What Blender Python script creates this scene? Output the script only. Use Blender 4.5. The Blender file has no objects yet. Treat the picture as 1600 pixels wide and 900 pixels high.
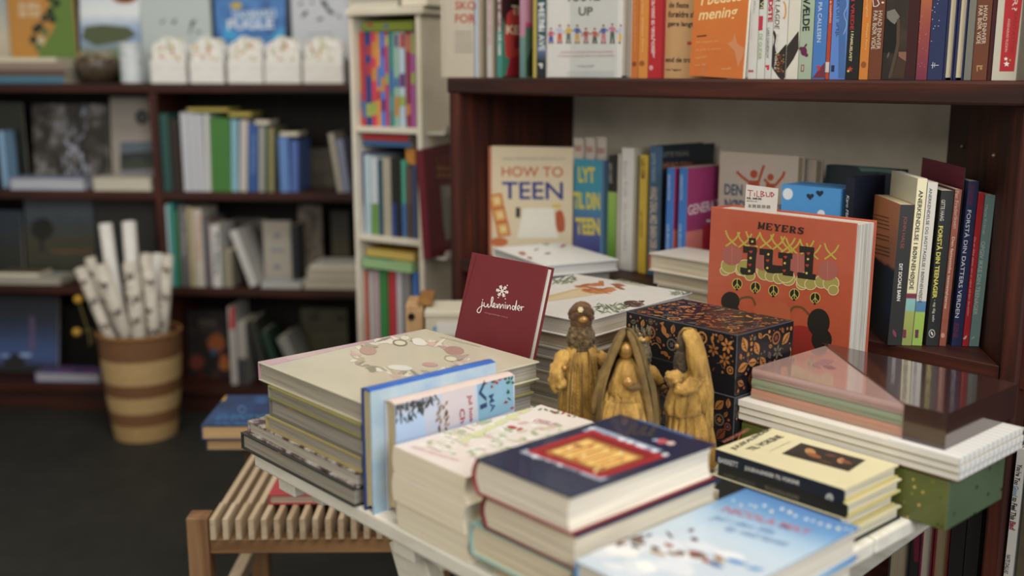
import bpy, bmesh, math, random
import numpy as np
from mathutils import Matrix, Vector

# ------------------------------------------------------------------ camera, world, lights
E = 1.12                                   # eye height above the floor
F_PX = 1685.0
PITCH = math.atan(338/1685.0)
sc = bpy.context.scene
COL = sc.collection
cam_d = bpy.data.cameras.new('camera'); cam = bpy.data.objects.new('camera', cam_d); COL.objects.link(cam)
cam.location = (0, 0, E); cam.rotation_euler = (math.pi/2-PITCH, 0, 0)
cam_d.sensor_width = 36; cam_d.lens = F_PX/1600*36; cam_d.clip_start = .01
cam_d.dof.use_dof = True; cam_d.dof.focus_distance = 1.42; cam_d.dof.aperture_fstop = 2.3
sc.camera = cam
sc.view_settings.view_transform = 'Standard'; sc.view_settings.look = 'None'
sc.view_settings.gamma = 1; sc.view_settings.use_curve_mapping = False
sc.view_settings.exposure = 0.0
w = bpy.data.worlds.new('world'); sc.world = w; w.use_nodes = True
w.node_tree.nodes['Background'].inputs[0].default_value = (1.0, .95, .86, 1)
w.node_tree.nodes['Background'].inputs[1].default_value = .42
def area(name, loc, target, size, sizey, power, col):
    l = bpy.data.lights.new(name, 'AREA'); l.shape = 'RECTANGLE'; l.size = size; l.size_y = sizey
    l.energy = power; l.color = col
    o = bpy.data.objects.new(name, l); COL.objects.link(o); o.location = loc
    o.rotation_euler = (Vector(target)-Vector(loc)).to_track_quat('-Z', 'Y').to_euler()
    return o
area('front_left_fill', (-1.5, -1.2, 2.35), (.0, 1.3, .75), 2.4, 1.4, 46, (1.0, .93, .82))  # unseen fill added front-left to brighten faces turned to the camera
area('ceiling_light', (.35, .75, 2.7), (.2, 1.2, 0), 1.2, .9, 38, (1.0, .94, .84))
area('back_ceiling_light', (-.9, 2.1, 2.7), (-.85, 3.2, .6), 1.2, .6, 26, (1.0, .96, .9))
area('side_window_light', (1.15, -1.1, 1.85), (.1, 1.2, .7), 1.3, 1.3, 58, (.88, .93, 1.0))

# ------------------------------------------------------------------ pixel -> place helpers (1600 x 900)
_c, _s = math.cos(PITCH), math.sin(PITCH)
EYE = np.array([0, 0, E])
def ray(x, y):
    a = (x-800)/F_PX; v = -(y-450)/F_PX
    return np.array([a, _c+v*_s, -_s+v*_c])
def onz(x, y, z):
    d = ray(x, y); return EYE+d*((z-E)/d[2])
def onplane(x, y, P, N):
    d = ray(x, y); return EYE+d*(np.dot(P-EYE, N)/np.dot(d, N))
U = np.array([.667, -.745, 0.]); U /= np.linalg.norm(U)
V = np.array([-U[1], U[0], 0.])
ZU = np.array([0, 0, 1.])
def uv(u, v, z): return U*u+V*v+ZU*z
class Frame:
    """a shelf front: o a point on it, d along it to the right, n away from the viewer"""
    def __init__(s, o, d):
        s.o = np.array([o[0], o[1], 0.]); s.d = np.array([d[0], d[1], 0.])/math.hypot(*d[:2]); s.n = np.array([-s.d[1], s.d[0], 0.])
    def hit(s, x, y, inset=0.):
        p = onplane(x, y, s.o+s.n*inset, s.n); return float(np.dot(p-s.o, s.d)), float(p[2])
    def pt(s, a, inset, z): return s.o+s.d*a+s.n*inset+ZU*z
FR = Frame((-.11, 2.154), U)                      # right bookcase
FL = Frame((-1.666, 3.493), (.9971, -.0762))      # bookcase by the back wall
FW = Frame((-.405, 2.585), (.839, -.545))         # narrow white bookcase
FX = Frame((.515, 1.442), (.998, -.056))          # row of books turned to the front at the right end
def mat4(X, Y, Z, o):
    M = np.eye(4); M[:3, 0] = X; M[:3, 1] = Y; M[:3, 2] = Z; M[:3, 3] = o; return M
def MX(M): return Matrix([list(map(float, r)) for r in M])

# ------------------------------------------------------------------ materials
def lin(h):
    h = h.lstrip('#'); r = []
    for i in (0, 2, 4):
        c = int(h[i:i+2], 16)/255; r.append(c/12.92 if c <= .04045 else ((c+.055)/1.055)**2.4)
    g = .2126*r[0]+.7152*r[1]+.0722*r[2]
    return (*[c+(g-c)*.09 for c in r], 1)        # slightly muted inks
_mats = {}
def _new(key):
    m = bpy.data.materials.new(key); m.use_nodes = True; _mats[key] = m
    nt = m.node_tree; return m, nt, nt.nodes['Principled BSDF']
def N(nt, t, **kw):
    n = nt.nodes.new(t)
    for k, v in kw.items():
        if k in n.inputs.keys(): n.inputs[k].default_value = v
        else: setattr(n, k, v)
    return n
def ramp(nt, cols, pos=None, interp='LINEAR'):
    r = nt.nodes.new('ShaderNodeValToRGB'); e = r.color_ramp.elements; r.color_ramp.interpolation = interp
    pos = pos or [i/(len(cols)-1) for i in range(len(cols))]
    while len(e) < len(cols): e.new(.5)
    for q, c, p in zip(e, cols, pos): q.position = p; q.color = lin(c)
    return r
def coords(nt, scale=(1, 1, 1)):
    tc = nt.nodes.new('ShaderNodeTexCoord'); mp = nt.nodes.new('ShaderNodeMapping')
    mp.inputs['Scale'].default_value = scale
    nt.links.new(tc.outputs['Object'], mp.inputs['Vector']); return mp
def paint(hexcol, rough=.5, spec=.4, var=.05, coat=0., metal=0.):
    """plain printed or painted colour with a faint procedural mottle"""
    key = f'paint_{hexcol}_{rough}_{spec}_{coat}_{metal}'
    if key in _mats: return _mats[key]
    m, nt, b = _new(key)
    mp = coords(nt); nz = N(nt, 'ShaderNodeTexNoise', Scale=60., Detail=3.); nt.links.new(mp.outputs[0], nz.inputs['Vector'])
    mix = N(nt, 'ShaderNodeMix', data_type='RGBA', blend_type='MULTIPLY'); mix.inputs[0].default_value = var*2
    mix.inputs[6].default_value = lin(hexcol)
    nt.links.new(nz.outputs['Fac'], mix.inputs[7]); nt.links.new(mix.outputs[2], b.inputs['Base Color'])
    b.inputs['Roughness'].default_value = rough; b.inputs['Specular IOR Level'].default_value = spec
    b.inputs['Coat Weight'].default_value = coat; b.inputs['Coat Roughness'].default_value = .06; b.inputs['Metallic'].default_value = metal
    return m
def photo(name, cols, scale=18., stretch=(1, 1, 1), rough=.4, pos=None, detail=4., coat=0.):
    """a printed picture: blotches of several inks"""
    key = 'photo_'+name
    if key in _mats: return _mats[key]
    m, nt, b = _new(key)
    mp = coords(nt, stretch); nz = N(nt, 'ShaderNodeTexNoise', Scale=scale, Detail=detail, Roughness=.6)
    nt.links.new(mp.outputs[0], nz.inputs['Vector'])
    r = ramp(nt, cols, pos or [.3+.4*i/(len(cols)-1) for i in range(len(cols))])
    nt.links.new(nz.outputs['Fac'], r.inputs[0]); nt.links.new(r.outputs[0], b.inputs['Base Color'])
    b.inputs['Roughness'].default_value = rough; b.inputs['Coat Weight'].default_value = coat; b.inputs['Coat Roughness'].default_value = .08
    return m
def bands(name, cols, axis, span, noise=.0, rough=.4, coat=0., interp='LINEAR', pos=None):
    """a printed picture that changes along one axis of the object (landscape, two-tone cover)"""
    key = 'bands_'+name
    if key in _mats: return _mats[key]
    m, nt, b = _new(key)
    mp = coords(nt); sx = nt.nodes.new('ShaderNodeSeparateXYZ'); nt.links.new(mp.outputs[0], sx.inputs[0])
    mr = N(nt, 'ShaderNodeMapRange'); mr.inputs[1].default_value = span[0]; mr.inputs[2].default_value = span[1]
    nt.links.new(sx.outputs[axis], mr.inputs[0])
    nz = N(nt, 'ShaderNodeTexNoise', Scale=25., Detail=4.); nt.links.new(mp.outputs[0], nz.inputs['Vector'])
    ma = N(nt, 'ShaderNodeMath', operation='MULTIPLY_ADD'); ma.inputs[1].default_value = noise*2
    nt.links.new(nz.outputs['Fac'], ma.inputs[0]); nt.links.new(mr.outputs[0], ma.inputs[2])
    sb = N(nt, 'ShaderNodeMath', operation='SUBTRACT'); sb.inputs[1].default_value = noise
    nt.links.new(ma.outputs[0], sb.inputs[0])
    r = ramp(nt, cols, pos, interp); nt.links.new(sb.outputs[0], r.inputs[0]); nt.links.new(r.outputs[0], b.inputs['Base Color'])
    b.inputs['Roughness'].default_value = rough; b.inputs['Coat Weight'].default_value = coat; b.inputs['Coat Roughness'].default_value = .08
    return m
def pages(hexcol='DCD2BC', dark=None):
    if dark is None: dark = ''.join('%02X' % int(int(hexcol[i:i+2], 16)*.84) for i in (0, 2, 4))
    key = f'pages_{hexcol}_{dark}'
    if key in _mats: return _mats[key]
    m, nt, b = _new(key)
    mp = coords(nt, (6, 6, 900)); nz = N(nt, 'ShaderNodeTexNoise', Scale=1., Detail=3.); nt.links.new(mp.outputs[0], nz.inputs['Vector'])
    r = ramp(nt, [dark, hexcol], [.34, .56]); nt.links.new(nz.outputs['Fac'], r.inputs[0]); nt.links.new(r.outputs[0], b.inputs['Base Color'])
    bp = N(nt, 'ShaderNodeBump', Strength=.25, Distance=.0006); nt.links.new(nz.outputs['Fac'], bp.inputs['Height']); nt.links.new(bp.outputs[0], b.inputs['Normal'])
    b.inputs['Roughness'].default_value = .8; b.inputs['Specular IOR Level'].default_value = .15
    return m
def wood(name, dark, mid, light, axis, rough=.5, scale=1., bump=.15):
    key = 'wood_'+name
    if key in _mats: return _mats[key]
    m, nt, b = _new(key)
    st = [45*scale]*3; st[axis] = 2.5*scale
    mp = coords(nt, st); nz = N(nt, 'ShaderNodeTexNoise', Scale=1., Detail=5., Roughness=.6, Distortion=.6); nt.links.new(mp.outputs[0], nz.inputs['Vector'])
    r = ramp(nt, [dark, mid, light], [.32, .52, .72]); nt.links.new(nz.outputs['Fac'], r.inputs[0]); nt.links.new(r.outputs[0], b.inputs['Base Color'])
    bp = N(nt, 'ShaderNodeBump', Strength=bump, Distance=.001); nt.links.new(nz.outputs['Fac'], bp.inputs['Height']); nt.links.new(bp.outputs[0], b.inputs['Normal'])
    b.inputs['Roughness'].default_value = rough; b.inputs['Specular IOR Level'].default_value = .35
    return m
def glass(name, tint='FFFFFF', rough=.05):
    key = 'clear_'+name
    if key in _mats: return _mats[key]
    m, nt, b = _new(key)
    tr = N(nt, 'ShaderNodeBsdfTransparent'); tr.inputs[0].default_value = lin(tint); gl = N(nt, 'ShaderNodeBsdfGlossy'); gl.inputs['Roughness'].default_value = rough
    mx = N(nt, 'ShaderNodeMixShader'); mx.inputs[0].default_value = .035
    nt.links.new(tr.outputs[0], mx.inputs[1]); nt.links.new(gl.outputs[0], mx.inputs[2]); nt.links.new(mx.outputs[0], nt.nodes['Material Output'].inputs['Surface'])
    return m
MAHOG = [wood('mahogany_x', '200A04', '341105', '4A1C0C', 0, .55), wood('mahogany_y', '200A04', '341105', '4A1C0C', 1, .55), wood('mahogany_z', '250C05', '3C1407', '55220F', 2, .55)]
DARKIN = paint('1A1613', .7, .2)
PALEB = photo('pale_board', ['CABFAB', 'D8CDB9', 'E0D6C3'], 9., (1, 1, 1), .7)
CREAM = 'DCD2BC'

# ------------------------------------------------------------------ mesh helpers
def link_mesh(name, bm, mats, parent=None, M=None, smooth=False):
    me = bpy.data.meshes.new(name); bm.to_mesh(me); bm.free()
    for m in (mats if isinstance(mats, (list, tuple)) else [mats]): me.materials.append(m)
    if smooth:
        for p in me.polygons: p.use_smooth = True
    o = bpy.data.objects.new(name, me); COL.objects.link(o)
    if parent is not None: o.parent = parent
    if M is not None: o.matrix_local = MX(M)
    return o
def empty(name, M, label, cat, group=None):
    o = bpy.data.objects.new(name, None); COL.objects.link(o); o.matrix_world = MX(M); o.empty_display_size = .02
    return tag(o, label, cat, group)
def tag(o, label=None, cat=None, group=None, kind=None):
    if label: o['label'] = label
    if cat: o['category'] = cat
    if group: o['group'] = group
    if kind: o['kind'] = kind
    return o
def box(bm, a, b, mi=0, mis=None):
    """axis box from corner a to corner b; mis: material per face (-x,+x,-y,+y,-z,+z)"""
    vs = [bm.verts.new((x, y, z)) for x in (a[0], b[0]) for y in (a[1], b[1]) for z in (a[2], b[2])]
    fs = [(0, 1, 3, 2), (4, 6, 7, 5), (0, 4, 5, 1), (2, 3, 7, 6), (0, 2, 6, 4), (1, 5, 7, 3)]
    for i, f in enumerate(fs):
        q = bm.faces.new([vs[k] for k in f]); q.material_index = mis[i] if mis else mi
def prism(bm, poly, z0, z1, mi=0):
    a = [bm.verts.new((p[0], p[1], z0)) for p in poly]; b = [bm.verts.new((p[0], p[1], z1)) for p in poly]
    n = len(poly)
    for i in range(n):
        bm.faces.new((a[i], a[(i+1) % n], b[(i+1) % n], b[i])).material_index = mi
    bm.faces.new(a[::-1]).material_index = mi; bm.faces.new(b).material_index = mi
def lathe(bm, prof, seg=32, fr=None, mi=None, c=(0, 0), closed=True):
    """prof: (radius, z) list; fr(theta, k, r) may change the radius"""
    rings = []
    for k, (r, z) in enumerate(prof):
        ring = []
        for i in range(seg):
            t = 2*math.pi*i/seg; q = fr(t, k, r) if fr else r
            ring.append(bm.verts.new((c[0]+q*math.cos(t), c[1]+q*math.sin(t), z)))
        rings.append(ring)
    for k in range(len(rings)-1):
        for i in range(seg):
            f = bm.faces.new((rings[k][i], rings[k][(i+1) % seg], rings[k+1][(i+1) % seg], rings[k+1][i]))
            if mi: f.material_index = mi(k, i)
    if closed:
        bm.faces.new(rings[0][::-1]); bm.faces.new(rings[-1])
    return rings
def tube(bm, pts, rad, seg=12, cap=True, flat=1.):
    """tube along points with a radius per point"""
    pts = [Vector(p) for p in pts]; rings = []
    for i, p in enumerate(pts):
        t = (pts[min(i+1, len(pts)-1)]-pts[max(i-1, 0)]).normalized()
        a = t.cross(Vector((0, 1, 0)));
        if a.length < .2: a = t.cross(Vector((1, 0, 0)))
        a.normalize(); b = t.cross(a); r = rad[i] if isinstance(rad, (list, tuple)) else rad
        rings.append([bm.verts.new(p+a*(r*math.cos(2*math.pi*k/seg))+b*(r*flat*math.sin(2*math.pi*k/seg))) for k in range(seg)])
    for i in range(len(rings)-1):
        for k in range(seg):
            bm.faces.new((rings[i][k], rings[i][(k+1) % seg], rings[i+1][(k+1) % seg], rings[i+1][k]))
    if cap: bm.faces.new(rings[0][::-1]); bm.faces.new(rings[-1])
def ball(bm, c, r, seg=16, rings=10):
    M = Matrix.Translation(c) @ Matrix.Diagonal((r[0], r[1], r[2], 1)) if isinstance(r, (list, tuple)) else Matrix.Translation(c) @ Matrix.Scale(r, 4)
    bmesh.ops.create_uvsphere(bm, u_segments=seg, v_segments=rings, radius=1, matrix=M)
def bevel(o, wdt=.0012, seg=2):
    m = o.modifiers.new('bevel', 'BEVEL'); m.width = wdt; m.segments = seg; m.limit_method = 'ANGLE'; m.angle_limit = .6
    return o

# ------------------------------------------------------------------ lettering and printed art
_tx = {}
def text_mesh(body, bold=0., shear=0.):
    k = (body, bold, shear)
    if k not in _tx:
        c = bpy.data.curves.new('lettering', 'FONT'); c.body = body; c.offset = bold; c.shear = shear; c.resolution_u = 3; c.fill_mode = 'BOTH'
        o = bpy.data.objects.new('lettering', c)
        me = bpy.data.meshes.new_from_object(o)
        co = np.array([v.co[:] for v in me.vertices]).reshape(-1, 3)
        bpy.data.objects.remove(o); bpy.data.curves.remove(c)
        _tx[k] = (me, co.min(0), co.max(0))
    return _tx[k]
class Book:
    def __init__(s): s.lift = {}; s.cover = None
def face_basis(B, face):
    """origin, x, y, normal of a face of a book in its own axes"""
    if face == 'front': return np.array([0, 0, B.T]), np.array([1., 0, 0]), np.array([0, 1., 0]), np.array([0, 0, 1.])
    if face == 'spine': return np.array([0., 0, 0]), np.array([0, -1., 0]), np.array([0, 0, 1.]), np.array([-1., 0, 0])
    if face == 'back': return np.array([0., 0, 0]), np.array([-1., 0, 0]), np.array([0, 1., 0]), np.array([0, 0, -1.])
    if face == 'fore': return np.array([B.W, 0, 0]), np.array([0, 1., 0]), np.array([0, 0, 1.]), np.array([1., 0, 0])
    if face == 'tail': return np.array([0., 0, 0]), np.array([1., 0, 0]), np.array([0, 0, 1.]), np.array([0, -1., 0])
def pix(B, face, x, y):
    o, ex, ey, n = face_basis(B, face)
    R = B.M[:3, :3]; P = B.M[:3, 3]+R@o; nn = R@n
    p = onplane(x, y, P, nn)
    return np.linalg.inv(R)@(p-B.M[:3, 3])
def lift(B, face, k=1):
    B.lift[face] = B.lift.get(face, 0)+k; return .00012+.00004*B.lift[face]
def title(B, face, body, p0, p1, up, col, bold=.0, shear=0., name='title', rough=.5):
    """lettering on a face from pixel p0 (line start) to p1 (line end); up = a pixel at letter-top height above p0"""
    a, b, c = pix(B, face, *p0), pix(B, face, *p1), pix(B, face, *up)
    n = face_basis(B, face)[3]
    ex = b-a; wd = np.linalg.norm(ex); ex /= wd; ey = np.cross(n, ex); h = abs(np.dot(c-a, ey))
    if np.dot(c-a, ey) < 0: h = max(h, 1e-4)
    if face == 'spine':                       # keep lettering on the spine
        h = min(h, B.T*.8); zz = (min(a[2], b[2]), max(a[2], b[2])+h)
        if zz[0] < .08*B.T: a = a+np.array([0, 0, .08*B.T-zz[0]])
        elif zz[1] > .92*B.T: a = a-np.array([0, 0, zz[1]-.92*B.T])
    me, lo, hi = text_mesh(body, bold, shear)
    sx = wd/(hi[0]-lo[0]); sy = h/(hi[1]-lo[1])
    me2 = me.copy(); me2.name = name; me2.materials.clear(); me2.materials.append(paint(col, rough) if isinstance(col, str) else col)
    o = bpy.data.objects.new(name, me2); COL.objects.link(o); o.parent = B.cover or B.root
    M = np.eye(4); M[:3, 0] = ex*sx; M[:3, 1] = ey*sy; M[:3, 2] = n; M[:3, 3] = a-ex*lo[0]*sx-ey*lo[1]*sy+n*lift(B, face)
    o.matrix_local = MX(M); return o
def art(B, face, shapes, name='cover_art', rough=.45, local=False):
    """printed shapes: list of (colour or material, [(x, y) pixels ...]) drawn one over the other"""
    n = face_basis(B, face)[3]; base = lift(B, face); st = min(.00001, .00025/max(1, len(shapes)))
    items = []
    for i, (col, pts) in enumerate(shapes):
        m = paint(col, rough) if isinstance(col, str) else col; vs = []
        for p in pts:
            q = pix(B, face, *p)
            q = np.clip(q, [0, .0005, 0] if face != 'tail' else [.0004, 0, .0006], [B.W, B.H, B.T] if face != 'tail' else [B.W-.0004, B.H, B.T-.0004])
            vs.append(q+n*(base+st*i))
        a_ = np.array(vs); items.append([m, vs, a_.min(0), a_.max(0)])
    B.lift[face] += int(st*len(shapes)/.00004)+1
    groups = []                                  # prints far apart become meshes of their own
    for it in items:
        near = []
        for g in groups:
            if any(np.linalg.norm(np.maximum(0, np.maximum(it[2]-o[3], o[2]-it[3]))) < max(.019, .45*max((it[3]-it[2]).max(), (o[3]-o[2]).max())) for o in g): near.append(g)
        new = [it]
        for g in near: new = g+new
        groups = [g for g in groups if not any(g is q for q in near)]
        groups.append(new)
    for g in groups:
        bm = bmesh.new(); mats = []
        for m, vs, _, _ in g:
            if m not in mats: mats.append(m)
            try: f = bm.faces.new([bm.verts.new(v) for v in vs]); f.material_index = mats.index(m)
            except ValueError: continue
            f.normal_update()
            if f.normal.dot(Vector(n)) < 0: f.normal_flip()
        link_mesh(name, bm, mats, B.cover or B.root)
def loc_pt(B, face, a, b):
    o, ex, ey, n = face_basis(B, face); return o+ex*a+ey*b
def circ(cx, cy, rx, ry=None, n=20, rot=0.):
    ry = rx if ry is None else ry; c, s = math.cos(rot), math.sin(rot)
    return [(cx+rx*math.cos(t)*c-ry*math.sin(t)*s, cy+rx*math.cos(t)*s+ry*math.sin(t)*c) for t in [2*math.pi*i/n for i in range(n)]]
def stroke(pts, wd):
    L, R = [], []
    for i, p in enumerate(pts):
        a = pts[max(i-1, 0)]; b = pts[min(i+1, len(pts)-1)]; dx, dy = b[0]-a[0], b[1]-a[1]; l = math.hypot(dx, dy) or 1
        w2 = (wd[i] if isinstance(wd, (list, tuple)) else wd)/2
        L.append((p[0]-dy/l*w2, p[1]+dx/l*w2)); R.append((p[0]+dy/l*w2, p[1]-dx/l*w2))
    return L+R[::-1]
def strokes(col, pts, wd): return [(col, [stroke(pts[i:i+2], wd)[k] for k in range(4)]) for i in range(len(pts)-1)]
def smooth_line(pts, n=6):
    out = []
    for i in range(len(pts)-1):
        p0, p1, p2, p3 = pts[max(i-1, 0)], pts[i], pts[i+1], pts[min(i+2, len(pts)-1)]
        for k in range(n):
            t = k/n
            out.append(tuple(.5*((2*b)+(-a+c)*t+(2*a-5*b+4*c-d)*t*t+(-a+3*b-3*c+d)*t**3) for a, b, c, d in zip(p0, p1, p2, p3)))
    return out+[pts[-1]]
def star(cx, cy, r, n=5, inner=.45, rot=-math.pi/2, sy=1.):
    return [(cx+(r if i % 2 == 0 else r*inner)*math.cos(rot+math.pi*i/n), cy+sy*(r if i % 2 == 0 else r*inner)*math.sin(rot+math.pi*i/n)) for i in range(2*n)]
def heart(cx, cy, r):
    return [(cx+r*16*math.sin(t)**3/16, cy-r*(13*math.cos(t)-5*math.cos(2*t)-2*math.cos(3*t)-math.cos(4*t))/16) for t in [2*math.pi*i/18 for i in range(18)]]
def leaf(cx, cy, l, wd, rot, n=7):
    c, s = math.cos(rot), math.sin(rot); top = [(-l/2+l*i/n, wd/2*math.sin(math.pi*i/n)) for i in range(n+1)]
    bot = [(-l/2+l*i/n, -wd/2*math.sin(math.pi*i/n)) for i in range(n-1, 0, -1)]
    return [(cx+x*c-y*s, cy+x*s+y*c) for x, y in top+bot]

# ------------------------------------------------------------------ books
def as_mat(c, **kw): return paint(c, **kw) if isinstance(c, str) else c
def mk_book(M, W, H, T, label, cover='888888', spine=None, back=None, page=CREAM, hard=True, group=None, name='book', cat='book', rnd=0., coat=0., rough=.42, bev=0., pagem=None):
    """own axes: x from spine to fore edge, y up the page, z through the thickness (front cover at z = T)"""
    B = Book(); B.M, B.W, B.H, B.T = M, W, H, T
    B.root = empty(name, M, label, cat, group)
    kw = dict(coat=coat, rough=rough)
    cm = as_mat(cover, **kw); sm = as_mat(spine if spine is not None else cover, **kw); km = as_mat(back if back is not None else cover, **kw)
    mats = [cm, sm, km]
    ct = min(.0022 if hard else .0006, T*.16); oh = .003 if hard else 0.
    bm = bmesh.new()
    e_ = .0004
    box(bm, (0, e_, T-ct), (W, H, T), mis=[1, 0, 0, 0, 0, 0])
    box(bm, (0, e_, e_), (W, H, ct+e_), mis=[1, 2, 2, 2, 2, 2])
    if rnd:
        n = 10; inn, out = [], []
        for i in range(n+1):
            z = e_+ct*.4+(T-ct*.8-e_)*i/n; k = math.sin(math.pi*i/n)
            out.append((-rnd*k, z)); inn.append((ct-rnd*k*.9, z))
        ring = out+inn[::-1]
        a = [bm.verts.new((p[0], e_, p[1])) for p in ring]; b = [bm.verts.new((p[0], H, p[1])) for p in ring]
        for i in range(len(ring)):
            bm.faces.new((a[i], a[(i+1) % len(ring)], b[(i+1) % len(ring)], b[i])).material_index = 1
        for i in range(n):
            j = len(ring)-1-i
            bm.faces.new((a[i], a[i+1], a[j-1], a[j])).material_index = 1
            bm.faces.new((b[i], b[j], b[j-1], b[i+1])).material_index = 1
    else:
        box(bm, (0, e_, ct+e_), (ct, H, T-ct), mi=1)
    bmesh.ops.recalc_face_normals(bm, faces=bm.faces)
    co = B.cover = link_mesh('cover', bm, mats, B.root)
    if bev: bevel(co, bev)
    bm = bmesh.new()
    if rnd:
        n = 8; pl = [(ct*1.05-rnd*.85*math.sin(math.pi*i/n), ct+(T-2*ct)*i/n) for i in range(n+1)]
        fo = [(W-oh-.0035*math.sin(math.pi*i/n), ct+(T-2*ct)*i/n) for i in range(n, -1, -1)]
        ring = pl+fo
        a = [bm.verts.new((p[0], oh, p[1])) for p in ring]; b = [bm.verts.new((p[0], H-oh, p[1])) for p in ring]
        for i in range(len(ring)): bm.faces.new((a[i], a[(i+1) % len(ring)], b[(i+1) % len(ring)], b[i]))
        bm.faces.new(a[::-1]); bm.faces.new(b); bmesh.ops.recalc_face_normals(bm, faces=bm.faces)
    else:
        e = .0004 if not hard else 0
        box(bm, (ct, oh+e+e_, ct+e_), (W-oh-e, H-oh-e, T-ct))
    link_mesh('page_block', bm, pagem or pages(page), B.root)
    return B
def spine_out(fr, x0, x1, yb, yt, zb, label, cover, spine=None, inset=.012, depth=.14, H=None, lean=0., **kw):
    s0, s1 = fr.hit(x0, yb, inset)[0], fr.hit(x1, yb, inset)[0]
    if H is None: H = fr.hit((x0+x1)/2, yt, inset)[1]-zb
    X, Y, Z = fr.n, ZU, fr.d
    if lean:
        c, s = math.cos(lean), math.sin(lean); Y, Z = ZU*c+fr.d*s, fr.d*c-ZU*s
    o = fr.pt(s0, inset, zb+(max(0, (s1-s0)*math.sin(lean)) if lean else 0))
    return mk_book(mat4(X, Y, Z, o), depth, H, s1-s0-.0003, label, cover, spine, **kw)
def cover_out(fr, x0, x1, yb, yt, zb, label, cover, spine=None, inset=.03, T=.018, H=None, tilt=0., roll=0., yaw=0., **kw):
    """inset is the depth of the front cover; tilt leans it back, roll turns it in its own plane"""
    s0, s1 = fr.hit(x0, yb, inset)[0], fr.hit(x1, yb, inset)[0]
    if H is None: H = fr.hit((x0+x1)/2, yt, inset)[1]-zb
    R = np.stack([fr.d, ZU, -fr.n], 1)
    c, s = math.cos(yaw), math.sin(yaw); Ry = np.array([[c, 0, s], [0, 1, 0], [-s, 0, c]])
    c, s = math.cos(tilt), math.sin(tilt); Rx = np.array([[1, 0, 0], [0, c, s], [0, -s, c]])
    c, s = math.cos(roll), math.sin(roll); Rz = np.array([[c, -s, 0], [s, c, 0], [0, 0, 1]])
    R = R@Ry@Rx@Rz
    front = fr.pt(s0, inset, zb+max(0, math.sin(-roll))*(s1-s0)); o = front-R[:, 2]*T
    if tilt > 0: o = o+ZU*(T*math.sin(tilt))
    M = np.eye(4); M[:3, :3] = R; M[:3, 3] = o
    return mk_book(M, s1-s0, H, T, label, cover, spine, **kw)
def lie_fr(fr, x0, x1, y, zb, T, depth, label, cover, inset=.01, spine_front=False, **kw):
    s0, s1 = fr.hit(x0, y, inset)[0], fr.hit(x1, y, inset)[0]
    if spine_front: return mk_book(mat4(fr.n, -fr.d, ZU, fr.pt(s1, inset, zb)), depth, s1-s0, T, label, cover, **kw)
    return mk_book(mat4(fr.d, fr.n, ZU, fr.pt(s0, inset, zb)), s1-s0, depth, T, label, cover, **kw)
def lie_uv(u0, v0, W, H, zb, T, label, cover, rot=0., xv=False, **kw):
    """lying book, corner (u0, v0) nearest the left; xv: spine towards the viewer, fore edge away"""
    c, s = math.cos(rot), math.sin(rot); A = U*c+V*s; Bv = V*c-U*s
    if xv: M = mat4(Bv, -A, ZU, uv(u0, v0, zb)+A*W); return mk_book(M, H, W, T, label, cover, **kw)
    return mk_book(mat4(A, Bv, ZU, uv(u0, v0, zb)), W, H, T, label, cover, **kw)
# ------------------------------------------------------------------ the room
def struct(name, bm, mats):
    o = link_mesh(name, bm, mats); o['kind'] = 'structure'; return o
def floor_mat():
    m, nt, b = _new('dark_floor')
    mp = coords(nt); n1 = N(nt, 'ShaderNodeTexNoise', Scale=2.2, Detail=8., Roughness=.7); n2 = N(nt, 'ShaderNodeTexNoise', Scale=14., Detail=6., Roughness=.75)
    for n_ in (n1, n2): nt.links.new(mp.outputs[0], n_.inputs['Vector'])
    mx = N(nt, 'ShaderNodeMix', data_type='FLOAT'); mx.inputs[0].default_value = .45
    nt.links.new(n1.outputs['Fac'], mx.inputs[2]); nt.links.new(n2.outputs['Fac'], mx.inputs[3])
    r = ramp(nt, ['23231F', '2B2A26', '3A3832'], [.4, .55, .8]); nt.links.new(mx.outputs[0], r.inputs[0]); nt.links.new(r.outputs[0], b.inputs['Base Color'])
    b.inputs['Roughness'].default_value = .62; b.inputs['Specular IOR Level'].default_value = .25
    return m
bm = bmesh.new(); box(bm, (-3.2, -2.2, -.05), (2.6, 4.1, 0)); struct('floor', bm, floor_mat())
wallm = photo('plaster', ['B9B2A4', 'C2BBAD', 'C9C3B6'], 3., (1, 1, 1), .85)
bm = bmesh.new(); box(bm, (-3.2, 3.95, 0), (2.6, 4.05, 2.75)); struct('wall_back', bm, wallm)
bm = bmesh.new(); box(bm, (2.5, -2.2, 0), (2.6, 3.95, 2.75)); struct('wall_right', bm, wallm)
bm = bmesh.new(); box(bm, (-3.2, -2.2, 2.75), (2.6, 4.1, 2.8)); struct('ceiling', bm, wallm)

# ------------------------------------------------------------------ bookcases
def frame_root(name, fr, s, inset, label, cat):
    return empty(name, mat4(fr.d, fr.n, ZU, fr.pt(s, inset, 0)), label, cat), s, inset
SH = {'top': E-.036, 'a': E-.377, 'b': E-.69, 'c': E-1.024}
rt, s0, i0 = frame_root('bookcase', FL, .53, .14, 'dark mahogany bookcase along the back wall behind the basket of rolls', 'bookcase')
def part(name, a, b, mats, fr0=(0, 0), bev=.002, mis=None):
    bm = bmesh.new(); box(bm, (a[0]-fr0[0], a[1]-fr0[1], a[2]), (b[0]-fr0[0], b[1]-fr0[1], b[2]), mis=mis)
    o = link_mesh(name, bm, mats, rt)
    return bevel(o, bev) if bev else o
f0 = (s0, i0)
for a in (-.325, 1.22): part('side_panel', (a, 0, 0), (a+.025, .30, E+.42), MAHOG[2], f0)
part('divider', (.520, .002, .03), (.545, .295, SH['top']-.03), MAHOG[2], f0)
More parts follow.
